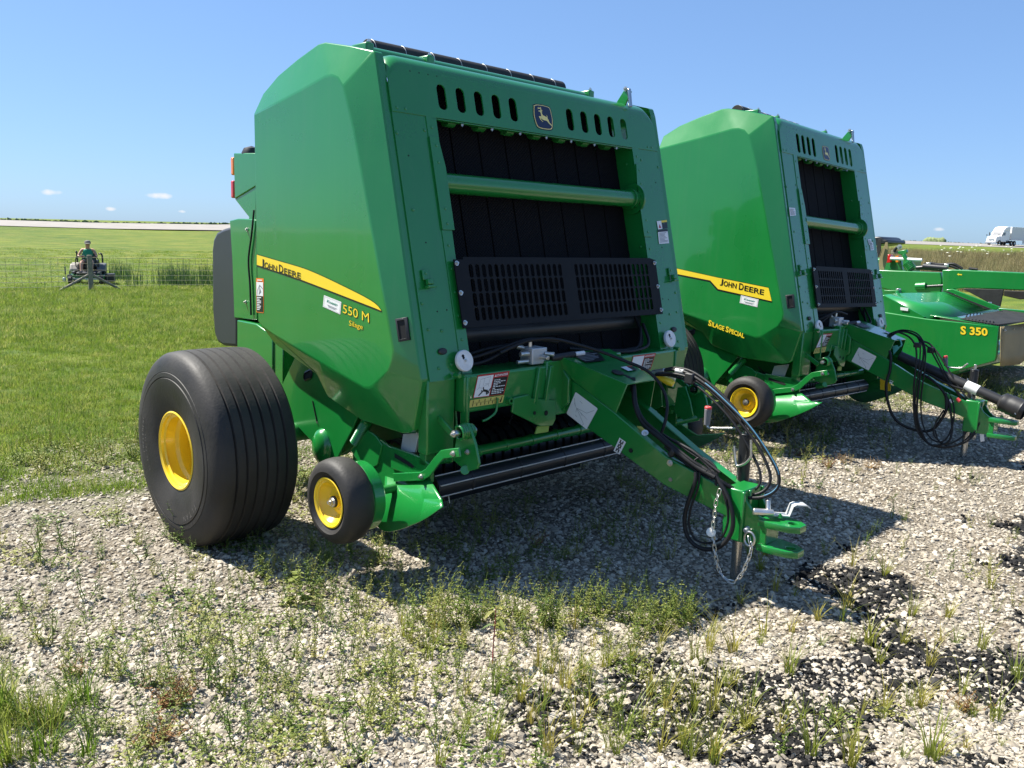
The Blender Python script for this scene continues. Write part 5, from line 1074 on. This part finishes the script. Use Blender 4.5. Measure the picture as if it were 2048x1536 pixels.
# ---- lawn
lawn_s=[proto('lawn_shape%d'%i,clump_me(i,34,.13,.05,.13,.006,.8),'lawnblade') for i in range(5)]
def lawn_pts(n,s0,s1,t0,t1):
    s=s0+(s1-s0)*rng.random(n)**1.35; t=t0+(t1-t0)*rng.random(n); w=(s/10); t=t*np.clip(w,.7,4)
    x=CAM.x+NX*s+NY*t; y=CAM.y+NY*s-NX*t; return x,y
x,y=lawn_pts(21000,5.6,31,-1.2,4.4); xb,yb=lawn_pts(3500,6.4,12,4.4,16); x=np.r_[x,xb]; y=np.r_[y,yb]
k=rng.random(len(x))<lawn_mask(x,y); x,y=x[k],y[k]; n=len(x); sc_=rng.uniform(.55,1.1,n)*np.clip(np.hypot(x-CAM.x,y-CAM.y)/13,.8,1.7)*(.6+.7*fbm(x*.5,y*.5,33))
scatter('lawn_grass',np.stack([x,y,hgt(x,y)-.004],-1),np.stack([rng.normal(0,.12,n),rng.normal(0,.12,n),rng.random(n)*6.28],-1),np.stack([sc_*1.15,sc_*1.15,sc_*rng.uniform(.5,1.0,n)],-1),rng.integers(0,5,n),lawn_s,'uncut green lawn grass behind the nearest baler','grass')
x,y=lawn_pts(2600,30,60,-1.2,4.2); n=len(x); sc_=rng.uniform(1.2,2.2,n)
scatter('mown_grass',np.stack([x,y,hgt(x,y)-.01],-1),np.stack([np.zeros(n),np.zeros(n),rng.random(n)*6.28],-1),np.stack([sc_*1.6,sc_*1.6,sc_*.5],-1),rng.integers(0,5,n),[o.copy() for o in lawn_s],'short mown grass slope beyond the wire fence','grass')
# ---- reeds, tall dry grass, far crop
reed_s=[proto('reed_shape%d'%i,clump_me(60+i,26,.35,.65,1.05,.02,.25,2),'reedblade') for i in range(3)]
def at_px(px,s):                      # ground point under a pixel column, at distance s from the lot towards the road
    d=CF*FPX+CR*(px-W/2)-CU*(500-H/2); d=Vector((d.x,d.y,0)); q=s/(NX*d.x+NY*d.y); x=CAM.x+d.x*q; y=CAM.y+d.y*q; return x,y
R_=[at_px(px,rng.uniform(31.5,34) if px>255 else rng.uniform(36,38)) for px in np.r_[rng.uniform(220,250,7),rng.uniform(300,425,24),rng.uniform(250,300,3)]]
x=np.array([p[0] for p in R_]); y=np.array([p[1] for p in R_]); n=len(x); sc_=rng.uniform(.75,1.05,n)
scatter('reeds',np.stack([x,y,hgt(x,y)-.02],-1),np.stack([np.zeros(n),np.zeros(n),rng.random(n)*6.28],-1),np.stack([sc_]*3,-1),rng.integers(0,3,n),reed_s,'stand of dark green reeds behind the wire fence','reeds')
dry_s=[proto('dry_shape%d'%i,clump_me(80+i,40,.5,.55,1.15,.022,.5,2),'dryblade') for i in range(4)]
px=rng.uniform(1770,2100,3800); ss=rng.uniform(17,40,3800); P_=[at_px(a,b*np.interp(a,[1770,2100],[1.35,.9])) for a,b in zip(px,ss)]; x=np.array([p[0] for p in P_]); y=np.array([p[1] for p in P_]); n=len(x); sc_=rng.uniform(.6,1.15,n)*(.6+.8*fbm(x*.15,y*.15,71))
scatter('tall_dry_grass',np.stack([x,y,hgt(x,y)-.03],-1),np.stack([np.zeros(n),np.zeros(n),rng.random(n)*6.28],-1),np.stack([sc_,sc_,sc_],-1),rng.integers(0,4,n),dry_s,'band of tall tan and green grass below the highway','tall grass')
V=[];F=[]
for i in range(34):
    a=rng.uniform(1880,2048); x_,y_=at_px(a,rng.uniform(24,38)); z_=float(hgt(x_,y_))+rng.uniform(1.0,1.5)
    v,f=lathev([(0,0),(.01,.075),(.03,.06),(.04,0)],(x_,y_,z_),(0,0,1),8); n0=len(V); V+=v; F+=[tuple(q+n0 for q in w) for w in f]
    v,f=sweepv([(x_,y_,z_-.3),(x_,y_,z_)],.004,3); n0=len(V); V+=v; F+=[tuple(q+n0 for q in w) for w in f]
mat('umbel',(.62,.62,.50),.9); wf=mk('wild_carrot_flowers',V,F,'umbel',None,0); T(wf,'white umbel flowers standing among the tall dry grass','wildflowers',None,'stuff')
V=[];F=[]
for row in range(4):
    for i in range(1500):
        t=-60+420*(i+rng.random())/1500; s_=106+row*4+rng.random()*3; x_=CAM.x+NX*s_+NY*t; y_=CAM.y+NY*s_-NX*t; z_=float(hgt(x_,y_))-.1; h=rng.uniform(.18,.5); w=rng.uniform(.15,.4); n0=len(V)
        V+=[(x_-w*NY,y_+w*NX,z_),(x_+w*NY,y_-w*NX,z_),(x_+w*.6*NY+rng.normal(0,.1),y_-w*.6*NX,z_+h*.7),(x_+rng.normal(0,.12),y_+.1,z_+h),(x_-w*.7*NY,y_+w*.7*NX,z_+h*.75)]; F.append((n0,n0+1,n0+2,n0+3,n0+4))
mat('cropgreen',(.17,.21,.085),.9,0,0,0,1,.3,.2); cf=mk('crop_field',V,F,'cropgreen',None,0,smooth=0); T(cf,'low green crop edge along the far side of the highway','crop field',None,'stuff')
V=[];F=[]
for i in range(260):
    a=rng.uniform(0,1); px_=1700+350*a if rng.random()<.5 else rng.normal(1865,12); d=900; p=far_at(px_,500,d); h=rng.uniform(2,7)*(1.6 if abs(px_-1865)<18 else .6); w=rng.uniform(3,8); n0=len(V); q=Vector((p.x-CAM.x,p.y-CAM.y,0)).normalized(); sd_=Vector((-q.y,q.x,0))*w; b=Vector((p.x,p.y,1.0))
    ring_=[b+sd_*(.5*math.cos(t*.7))+q*(.5*w*math.sin(t*.7)) for t in range(9)]; V+=ring_+[v+Vector((0,0,h*.75)) for v in ring_]+[b+Vector((0,0,h))]
    F+=[(n0+t,n0+(t+1)%9,n0+9+(t+1)%9,n0+9+t) for t in range(9)]+[(n0+9+t,n0+9+(t+1)%9,n0+18) for t in range(9)]
fw=mk('far_tree_line',V,F,'cropgreen',None,0,smooth=60); T(fw,'thin dark line of far-off trees on the horizon','trees',None,'stuff')
# ---- weeds in the gravel
low=[proto('low_weed%d'%i,(weed_me(100+i,.10+.03*i,3,.0105,6,.6) if i<3 else mat_me(110+i,.09,70,.018)),'weedleaf') for i in range(5)]
x,y,r=polar(5200,1.2,11,.6,6,84); dn=fbm(x*.8,y*.8,51); k=(dn>.46)&(lawn_mask(x,y)<.6)&(rng.random(len(x))<.25+.9*sstep(.48,.66,dn))
lft=sstep(.6,-.6,(x+2.0)*.7-(y+1.0)*.7); k&=(rng.random(len(x))<.35+.65*lft); x,y,r=x[k],y[k],r[k]; n=len(x); sc_=rng.uniform(.5,1.15,n)
scatter('low_weeds',np.stack([x,y,hgt(x,y)],-1),np.stack([np.zeros(n),np.zeros(n),rng.random(n)*6.28],-1),np.stack([sc_]*3,-1),np.where(rng.random(n)<.85,rng.integers(0,3,n),rng.integers(3,5,n)),low,'low green weeds spreading between the stones','weeds')
# edge growth where gravel turns to lawn
x,y=lawn_pts(5200,3.6,7.4,-2.2,16); k=(lawn_mask(x,y)<.8)&(fbm(x*1.2,y*1.2,77)>.40)&(rng.random(len(x))<sstep(3.4,6.2,st_of(x,y)[0]))&(x<12); x,y=x[k],y[k]; n=len(x); sc_=rng.uniform(.6,1.5,n)
scatter('edge_weeds',np.stack([x,y,hgt(x,y)],-1),np.stack([np.zeros(n),np.zeros(n),rng.random(n)*6.28],-1),np.stack([sc_]*3,-1),rng.integers(0,5,n),[o.copy() for o in low],'weedy fringe along the edge of the lawn','weeds')
tuft=[clump_me(200+i,16+4*i,.024,.09,.24,.0048,1.05,4,'grass_tuft') for i in range(5)]; leafy=[weed_me(220+i,.21,4+i%2,.0135,7,.6,'leafy_weed') for i in range(5)]
for m_ in tuft: m_.materials.append(MAT['tuftblade'])
tuft_g=[clump_me(260+i,34,.045,.10,.26,.006,1.1,4,'grass_tuft') for i in range(3)]
for m_ in tuft_g: m_.materials.append(MAT['lawnblade'])
for m_ in leafy: m_.materials.append(MAT['weedleaf'])
def plant(name,me,px,py,s,label,cat,group=None,zs=1):
    p=W0.Z(px,py,0); p.z=float(hgt(p.x,p.y))-.004; o=bpy.data.objects.new(name,me); COL.objects.link(o); o.location=p; o.rotation_euler=(random.gauss(0,.06),random.gauss(0,.06),random.random()*6.28); o.scale=(s,s,s*zs); T(o,label,cat,group); return o
GT=[(1079,1422),(1154,1460),(1250,1474),(1387,1419),(984,1480),(970,1525),(922,1487),(878,1528),(1301,1388),(1213,1334),(1264,1347),(1325,1282),(1380,1245),(1430,1514),(1491,1453),(1502,1408),(1579,1350),(1625,1510),(1701,1530),(1842,1411),(1922,1388),(1861,1327),(1960,1297),(1895,1236),(1861,1518),(1529,1270),(1583,1263),(1468,1305),(1636,1240),(1770,1152),(1705,1133),(1419,1308),(1693,1217),(1550,1180),(1520,1140),(1980,1180),(1560,1465),(1320,1500),(1040,1400),(1130,1375),(1180,1420),(1990,1440),(2030,1360),(1740,1290)]
for i,(a,b) in enumerate(GT): plant('grass_tuft',tuft[i%5],a,b,random.uniform(.62,.98),'yellow-green grass tuft growing up through the foreground stones','grass tuft','grass tufts in the gravel')
for i in range(50):
    a,b=random.uniform(1080,2040),random.uniform(1180,1530); plant('grass_tuft',tuft[i%5],a,b,random.uniform(.35,.7),'yellow-green grass tuft growing up through the foreground stones','grass tuft','grass tufts in the gravel')
for i in range(46):
    a,b=random.uniform(800,1440),random.uniform(1235,1530); plant('grass_tuft',tuft[i%3],a,b,random.uniform(.45,.85),'yellow-green grass tuft growing up through the foreground stones','grass tuft','grass tufts in the gravel',1.25)
for i in range(22):
    plant('grass_tuft',tuft_g[i%3],random.uniform(-20,190)*(.55 if i%2 else 1),random.uniform(1390,1536),random.uniform(.5,.9),'green grass tuft in the lower left corner of the lot','grass tuft','grass tufts in the lower left corner')
for i,(a,b) in enumerate(((645,1125),(660,1128),(1500,1110),(1530,1110))): plant('grass_tuft',tuft[i],a,b,.8,({645:'thin upright grass blades left of centre below the small front wheel',660:'spreading grass blades right of centre below the small front wheel',1500:'shaded grass tuft right behind the jack leg',1530:'shaded grass tuft right of the hanging chain'}[a]),'grass tuft')
for i in range(72):
    t=i/71; a=830+560*t+random.gauss(0,8); b=1228+abs(random.gauss(0,42))-14+20*t; plant('leafy_weed',leafy[i%5],a,b,random.uniform(.6,1.05),'branching leafy weed along the edge of the baler shadow','weed','leafy weeds along the shadow edge')
for a,b,s in ((1312,1262,1.0),(1335,1268,1.1),(1355,1255,.9),(1290,1255,.85)): plant('leafy_weed',leafy[int(a)%5],a,b,s,'tallest clump of leafy weeds at the edge of the baler shadow','weed','tall weed clump')
for i,(a,b,s) in enumerate(((345,1085,.9),(368,1090,1.0),(392,1098,.95),(412,1103,.8),(330,1075,.7),(428,1096,.85),(378,1110,.6),(440,1085,.75))): plant('leafy_weed',leafy[i%5],a,b,s,'leafy weed clump against the base of the big tyre','weed','weeds at the big tyre')
for i in range(120):
    a,b=random.uniform(0,1150),random.uniform(1000,1530); plant('leafy_weed',leafy[i%5],a,b,random.uniform(.28,.6),'small leafy weed in the open gravel on the left','weed','small weeds on the left of the lot')
for i in range(22):
    a,b=random.uniform(1430,1620),random.uniform(850,935); plant('leafy_weed',leafy[i%5],a,b,random.uniform(.5,1.0),'sunlit leafy weed between the two balers','weed','weeds between the balers')
for i in range(18):
    a,b=random.uniform(860,1420),random.uniform(1010,1170); plant('leafy_weed',leafy[i%5],a,b,random.uniform(.3,.6),'leafy weed growing in the shade under the baler','weed','weeds in the shade')
rand_mat('deadleaf',[(0,(.20,.10,.04)),(.5,(.28,.16,.07)),(1,(.36,.26,.13))],.85,.3)
dead=[weed_me(330+i,.06,9,.010,5,1.6,'dead_weed') for i in range(3)]
for m_ in dead: m_.materials.append(MAT['deadleaf'])
for i,(a,b,s) in enumerate(((345,1418,1.3),(318,1480,1.2),(372,1396,1.0),(1655,935,1.2),(1690,928,1.1),(1740,938,1.2),(1600,912,.9),(1075,1090,.9),(160,1350,.9),(1930,1420,1.0))): plant('dead_weed',dead[i%3],a,b,s,('dried brown weed on the open gravel at lower left' if a<400 else 'dried reddish-brown weed in the gravel between the machines' if b<1000 else 'dried brown weed in the gravel near the front of the lot'),'weed','dried brown weeds')
for i in range(34):
    a,b=random.uniform(1560,2040),random.uniform(905,1120); plant('leafy_weed',leafy[i%5],a,b,random.uniform(.25,.55),'small leafy weed on the sunny gravel right of the hitch','weed','weeds right of the hitch')
hw=weed_me(301,.19,1,.05,12,.05,'horseweed'); hw.materials.append(MAT['weedleaf']); plant('horseweed',hw,597,1212,.85,'single upright bright green weed with narrow leaves on open gravel','weed')
# red-stemmed weed: stem with drooping leaves
p=W0.Z(985,1335); rt=empty('red_stem_weed'); rt.location=(p.x,p.y,float(hgt(p.x,p.y)))
V,F=sweepv([(0,0,0),(.004,.004,.08),(.012,.006,.16),(.018,.010,.235)],lambda t:.0035*(1-.5*t),6); mk('stem',V,F,'redstem',rt)
for k,(h,a,l) in enumerate(((.235,.4,.075),(.23,3.0,.06),(.20,4.6,.07),(.17,2.2,.06),(.16,5.4,.065),(.235,1.6,.05))):
    V=[];F=[]; leaf(V,F,(.012,.006,h),(math.cos(a),math.sin(a),-.35),(0,0,1),l,l*.33); mk('leaf',V,F,'weedleaf',rt,0)
T(rt,'red-stemmed weed with drooping leaves standing alone in the foreground','weed')
# ================================================================ fence, mower and rider, highway truck
def gp(px,s): x,y=at_px(px,s); return Vector((x,y,float(hgt(x,y))))
fe=empty('wire_fence'); a0=gp(-120,29.4); b0=gp(560,30.4); pc=gp(178,29.8); fe.location=pc
dv=(b0-a0); dv.z=0; dv.normalize()
def gl(p): return Vector(p)-pc
def on_f(t): 
    p=pc+dv*t; return Vector((p.x,p.y,float(hgt(p.x,p.y))))
V,F=cylv(gl(pc)-Vector((0,0,.1)),gl(pc)+Vector((0,0,1.12)),.075,n=14); mk('post',V,F,'wood',fe,.01)
for s in(-1,1):
    V,F=cylv((dv*s*.06)+Vector((0,0,.50)),gl(on_f(s*.95)+Vector((0,0,.0))),.04,n=10); mk('brace',V,F,'wood',fe,.005)
tn,tp_=-(a0-pc).length,(b0-pc).length; V=[];F=[]
def wire(p,q,r=.006):
    v,f=sweepv([p,q],r,3); n0=len(V); V.extend(v); F.extend(tuple(i+n0 for i in w) for w in f)
ts=np.arange(tn,tp_,1.2)
for h in (.03,.17,.32,.48,.66,.86,1.05):
    for t in ts: wire(gl(on_f(t))+Vector((0,0,h)),gl(on_f(t+1.2))+Vector((0,0,h)))
for t in np.arange(tn,tp_,.20): wire(gl(on_f(t))+Vector((0,0,.03)),gl(on_f(t))+Vector((0,0,1.05)),.0045)
mk('wire_mesh',V,F,'wire',fe,0)
for t in (-7.5,5.2,10.4):
    q=gl(on_f(t)); V2,F2_=cylv(q-Vector((0,0,.1)),q+Vector((0,0,1.12)),.02,n=8); mk('steel_post',V2,F2_,'wire',fe)
T(fe,'woven wire fence with a braced wooden post in front of the rider','fence')
# ---- riding mower facing the camera
pm=gp(174,34.5); tocam=(CAM-pm); ang=math.atan2(-tocam.x,tocam.y)-.12
Mm=Matrix.Translation(pm)@Matrix.Rotation(ang,4,'Z'); rm=empty('riding_mower',Mm)   # local +y faces the camera, +x is its left as it looks out
mat('mowergrey',(.10,.10,.105),.5); mat('mowertan',(.30,.27,.22),.55)
for s in(-1,1):
    e=empty('drive_wheel'); e.parent=rm; e.location=(s*.42,-.45,.28); lathe('tyre',[(-.12,.14),(-.12,.24),(-.09,.28),(.09,.28),(.12,.24),(.12,.14)],(0,0,0),(1,0,0),'tyre',e,28); lathe('rim',[(-.10,.14),(-.05,.12),(-.05,0)] if s<0 else [(.10,.14),(.05,.12),(.05,0)],(0,0,0),(1,0,0),'silver',e,20)
    e=empty('caster_wheel'); e.parent=rm; e.location=(s*.50,.75,.15); lathe('tyre',[(-.06,.05),(-.06,.13),(-.04,.15),(.04,.15),(.06,.13),(.06,.05)],(0,0,0),(1,0,0),'tyre',e,24); box('caster_fork',(0,0,.16),(.15,.06,.10),'mowergrey',e)
    cyl('caster_stem',(s*.50,.72,.24),(s*.50,.72,.48),.025,'mowergrey',rm); box('front_arm',(s*.42,.5,.42),(.07,.55,.07),'mowergrey',rm)
    prism('side_pod',[(s*.30,-.5,.42),(s*.30,.18,.42),(s*.30,.22,.50),(s*.30,.05,.70),(s*.30,-.45,.74)],(s*.28,0,0),'mowertan' if s>0 else 'mowergrey',rm,.05,3)
    tube('lap_bar',[(s*.36,.12,.55),(s*.38,.14,.82),(s*.30,.18,.98),(s*.10,.20,1.0)],.016,'blackpaint',rm); cyl('bar_grip',(s*.22,.195,.995),(s*.07,.20,1.0),.022,'blackplastic',rm)
box('deck',(0.02,.25,.26),(1.22,.62,.16),'greenlow',rm,None,.05,3); box('deck_roller',(0,.58,.2),(1.0,.06,.06),'galv',rm)
prism('discharge_chute',[(-.60,.0,.38),(-.60,.5,.38),(-.60,.5,.10),(-.60,.0,.10)],(-.30,0,-.0),'blackplastic',rm,.02)
box('frame',(0,-.15,.38),(.62,1.5,.10),'mowergrey',rm,None,.01); box('foot_rest',(0,.55,.40),(.6,.35,.03),'blackplastic',rm,None,.01)
box('seat',(0,-.22,.62),(.50,.46,.14),'blackplastic',rm,None,.05,3); box('seat_back',(0,-.47,.85),(.48,.12,.50),'blackplastic',rm,None,.05,3); box('engine',(0,-.85,.62),(.52,.5,.42),'blackplastic',rm,None,.06,3)
tube('roll_bar',[(-.42,-.62,.4),(-.42,-.62,1.0),(-.30,-.64,1.06)],.03,'blackpaint',rm); tube('roll_bar',[(.42,-.62,.4),(.42,-.62,1.05),(.46,-.62,1.12)],.03,'blackpaint',rm)
prism('side_bracket',[(.70,.45,.34),(.66,.45,.36),(.66,.45,.62),(.70,.45,.62)],(0,.04,0),'mowergrey',rm,.005); box('trim_light',(.72,.5,.16),(.10,.08,.14),'silver',rm,None,.02)
box('knee_panel',(-.18,.30,.50),(.10,.03,.05),'decalyellow',rm); box('knee_panel',(.18,.30,.50),(.10,.03,.05),'decalyellow',rm)
T(rm,'dark zero-turn riding mower beyond the wire fence, seen from the front','riding mower')
# ---- the rider, one skinned body with clothes as children
pr=empty('person',Mm)
def skin(name,joints,edges,m,parent,root,sub=2):
    me=bpy.data.meshes.new(name); ks=list(joints); me.from_pydata([tuple(joints[k][0]) for k in ks],[(ks.index(a),ks.index(b)) for a,b in edges],[]); o=bpy.data.objects.new(name,me); COL.objects.link(o); o.parent=parent
    sk=o.modifiers.new('skin','SKIN'); L_=me.skin_vertices
    if not L_: me.attributes
    for i,k in enumerate(ks): me.skin_vertices[0].data[i].radius=(joints[k][1],joints[k][2] if len(joints[k])>2 else joints[k][1])
    me.skin_vertices[0].data[ks.index(root)].use_root=True; sk.use_smooth_shade=True; ss=o.modifiers.new('sub','SUBSURF'); ss.levels=sub; ss.render_levels=sub; me.materials.append(MAT[m]); return o
J={'pel':((0,-.20,.76),.145,.12),'wai':((0,-.22,.93),.13,.10),'che':((0,-.20,1.12),.155,.11),'nek':((0,-.165,1.285),.058),'hed':((-.015,-.13,1.40),.09,.10),'top':((-.015,-.13,1.47),.08,.085)}
E_=[('pel','wai'),('wai','che'),('che','nek'),('nek','hed'),('hed','top')]
for s,n in((-1,'r'),(1,'l')):
    J.update({n+'sh':((s*.19,-.19,1.22),.058),n+'el':((s*.31,-.08,.98),.042),n+'wr':((s*.17,.14,.96),.03),n+'ha':((s*.11,.19,.985),.034),n+'hp':((s*.11,-.16,.74),.095),n+'kn':((s*.17,.27,.78),.068),n+'an':((s*.17,.40,.46),.042),n+'he':((s*.17,.42,.43),.045),n+'to':((s*.19,.58,.425),.04)})
    E_+=[('che',n+'sh'),(n+'sh',n+'el'),(n+'el',n+'wr'),(n+'wr',n+'ha'),('pel',n+'hp'),(n+'hp',n+'kn'),(n+'kn',n+'an'),(n+'an',n+'he'),(n+'he',n+'to')]
skin('body',J,E_,'skin',pr,'pel')
skin('tank_top',{'a':((0,-.20,.84),.19,.165),'b':((0,-.205,.98),.185,.16),'c':((0,-.19,1.12),.195,.16),'d':((0,-.185,1.225),.175,.135),'e':((0,-.18,1.255),.10,.10)},[('a','b'),('b','c'),('c','d'),('d','e')],'shirtgreen',pr,'a')
SJ={'p':((0,-.19,.77),.165,.135)}
SE=[]
for s,n in((-1,'r'),(1,'l')):
    SJ[n+'1']=((s*.11,-.10,.755),.112); SJ[n+'2']=((s*.16,.18,.785),.092); SE+=[('p',n+'1'),(n+'1',n+'2')]
skin('shorts',SJ,SE,'cloth_dark',pr,'p')
V,F=lathev([(-.02,.105),(.03,.108),(.07,.09),(.095,.05),(.10,0)],(-.015,-.13,1.455),(0,.12,1),20); mk('cap',V,F,'capgrey',pr,0); prism('cap_brim',[(-.11,-.06,1.455),(-.10,.06,1.435),(-.02,.11,1.425),(.06,.06,1.435),(.07,-.06,1.455)],(0,0,.012),'capgrey',pr,.003)
for s in(-1,1):
    box('shoe',(s*.18,.50,.435),(.10,.28,.09),'cloth_dark',pr,None,.035,3)
    for q in range(5): tube('finger',[(s*(.12-.012*q),.19,.985),(s*(.105-.012*q),.215,.99),(s*(.10-.012*q),.22,.97)],.009,'skin',pr,n=5,sp=2)
V,F=lathev([(-.012,.018),(.014,.008),(.018,0)],(-.02,-.03,1.415),(0,1,-.2),8); mk('nose',V,F,'skin',pr)
T(pr,'person in a green tank top, shorts and cap sitting on the riding mower','person')
# ---- highway truck
s_=98.5; xt,yt=at_px(1979.5,s_); pt=Vector((xt,yt,float(hgt(xt,yt))+.06)); ru=Vector((NY,-NX,0)); aT=math.atan2(ru.y,ru.x)
zt0=float(hgt(xt+ru.x*20,yt+ru.y*20))+.06; tilt=math.atan2(zt0-pt.z,20)
tk=empty('semi_truck',Matrix.Translation(pt)@Matrix.Rotation(aT,4,'Z')@Matrix.Rotation(-tilt,4,'Y'))   # +x runs back along the road from the front bumper
def tp(name,poly,y0,y1,m,par=tk,bev=.08,seg=3): return prism(name,[(a,y0,b) for a,b in poly],(0,y1-y0,0),m,par,bev,seg)
hood=tp('hood',[(0.15,.6),(0.0,1.1),(.25,1.75),(1.9,2.05),(2.2,2.05),(2.2,.6)],-1.05,1.05,'truckwhite',bev=.18)
cab=tp('cab',[(1.7,.7),(1.8,1.95),(2.35,2.85),(2.55,3.0),(5.2,3.0),(5.2,.7)],-1.2,1.2,'truckwhite',bev=.12)
tp('roof_fairing',[(2.45,2.95),(2.7,3.3),(3.4,3.85),(4.3,4.0),(5.25,4.0),(5.25,2.95)],-1.2,1.2,'truckwhite',bev=.25)
mk('windshield',[(1.95,-.95,2.13),(2.36,-.95,2.80),(2.36,.95,2.80),(1.95,.95,2.13)],[(0,1,2,3)],'glass',cab,M=Matrix.Translation((-.06,0,.03)))
for y in (-1.212,1.2): tp('side_window',[(2.35,2.1),(2.6,2.7),(3.3,2.75),(3.3,2.1)],y,y+.012,'glass',cab,0)
box('grille',(.02,0,1.05),(.10,1.1,.7),'silver',hood,None,.05); 
for y in (-.85,.85): box('headlamp',(.12,y,1.05),(.2,.35,.28),'lampglass',hood,None,.06); box('mirror',(1.75,y*1.65,2.35),(.12,.18,.7),'blackplastic',cab,None,.04); cyl('hood_mirror',(.5,y*1.5,1.95),(.5,y*1.5,2.2),.10,'blackplastic',hood)
box('bumper',(.0,0,.55),(.25,2.3,.45),'silver',tk,None,.06); box('chassis',(5,0,.8),(7.5,.9,.3),'dark',tk); box('side_skirt',(4.6,-1.15,.75),(1.6,.1,.6),'dark',tk); box('fuel_tank',(4.2,1.0,.75),(1.6,.5,.5),'silver',tk,None,.15)
tr=box('trailer',(13.6,0,2.6),(15.6,2.5,2.8),'trailer',tk,None,.04); box('trailer_front',(5.77,0,2.6),(.06,2.44,2.7),'truckwhite',tk,None,.03); box('trailer_skirt',(14,-1.22,.85),(6.5,.05,.7),'galv',tk)
box('trailer_marking',(13.0,-1.256,3.1),(.8,.012,.5),'decalblack',tr,None,0)
for x in (1.35,6.3,7.6,18.5,19.8):
    for y in (-1.05,1.05):
        e=empty('wheel'); e.parent=tk; e.location=(x,y,.52); lathe('tyre',[(-.16,.28),(-.16,.46),(-.12,.52),(.12,.52),(.16,.46),(.16,.28)],(0,0,0),(0,1,0),'tyre',e,24); lathe('rim',[(-.10,.28),(-.05,0)] if y<0 else [(.10,.28),(.05,0)],(0,0,0),(0,1,0),'silver',e,16)
T(tk,'white semi truck with long grey trailer driving on the highway','truck')
# ---- dark machine top showing over the frame, far right of the second baler
dk=empty('parked_implement'); p0=far_at(1765,500,24); p0.z=float(hgt(p0.x,p0.y)); dk.location=p0; Fd=Fr(Matrix.Translation(p0))
prism('hood',[Fd.X(a,b,0) for a,b in ((1740,474),(1757,473),(1764,475),(1767,479),(1775,480),(1775,487),(1740,492))],(1.2,0,0),'blackpaint',dk,.03); box('frame',(.6,.2,.9),(1.0,1.6,1.2),'greenlow',dk,None,.05)
T(dk,'dark hooded implement just visible beyond the second baler frame','implement')
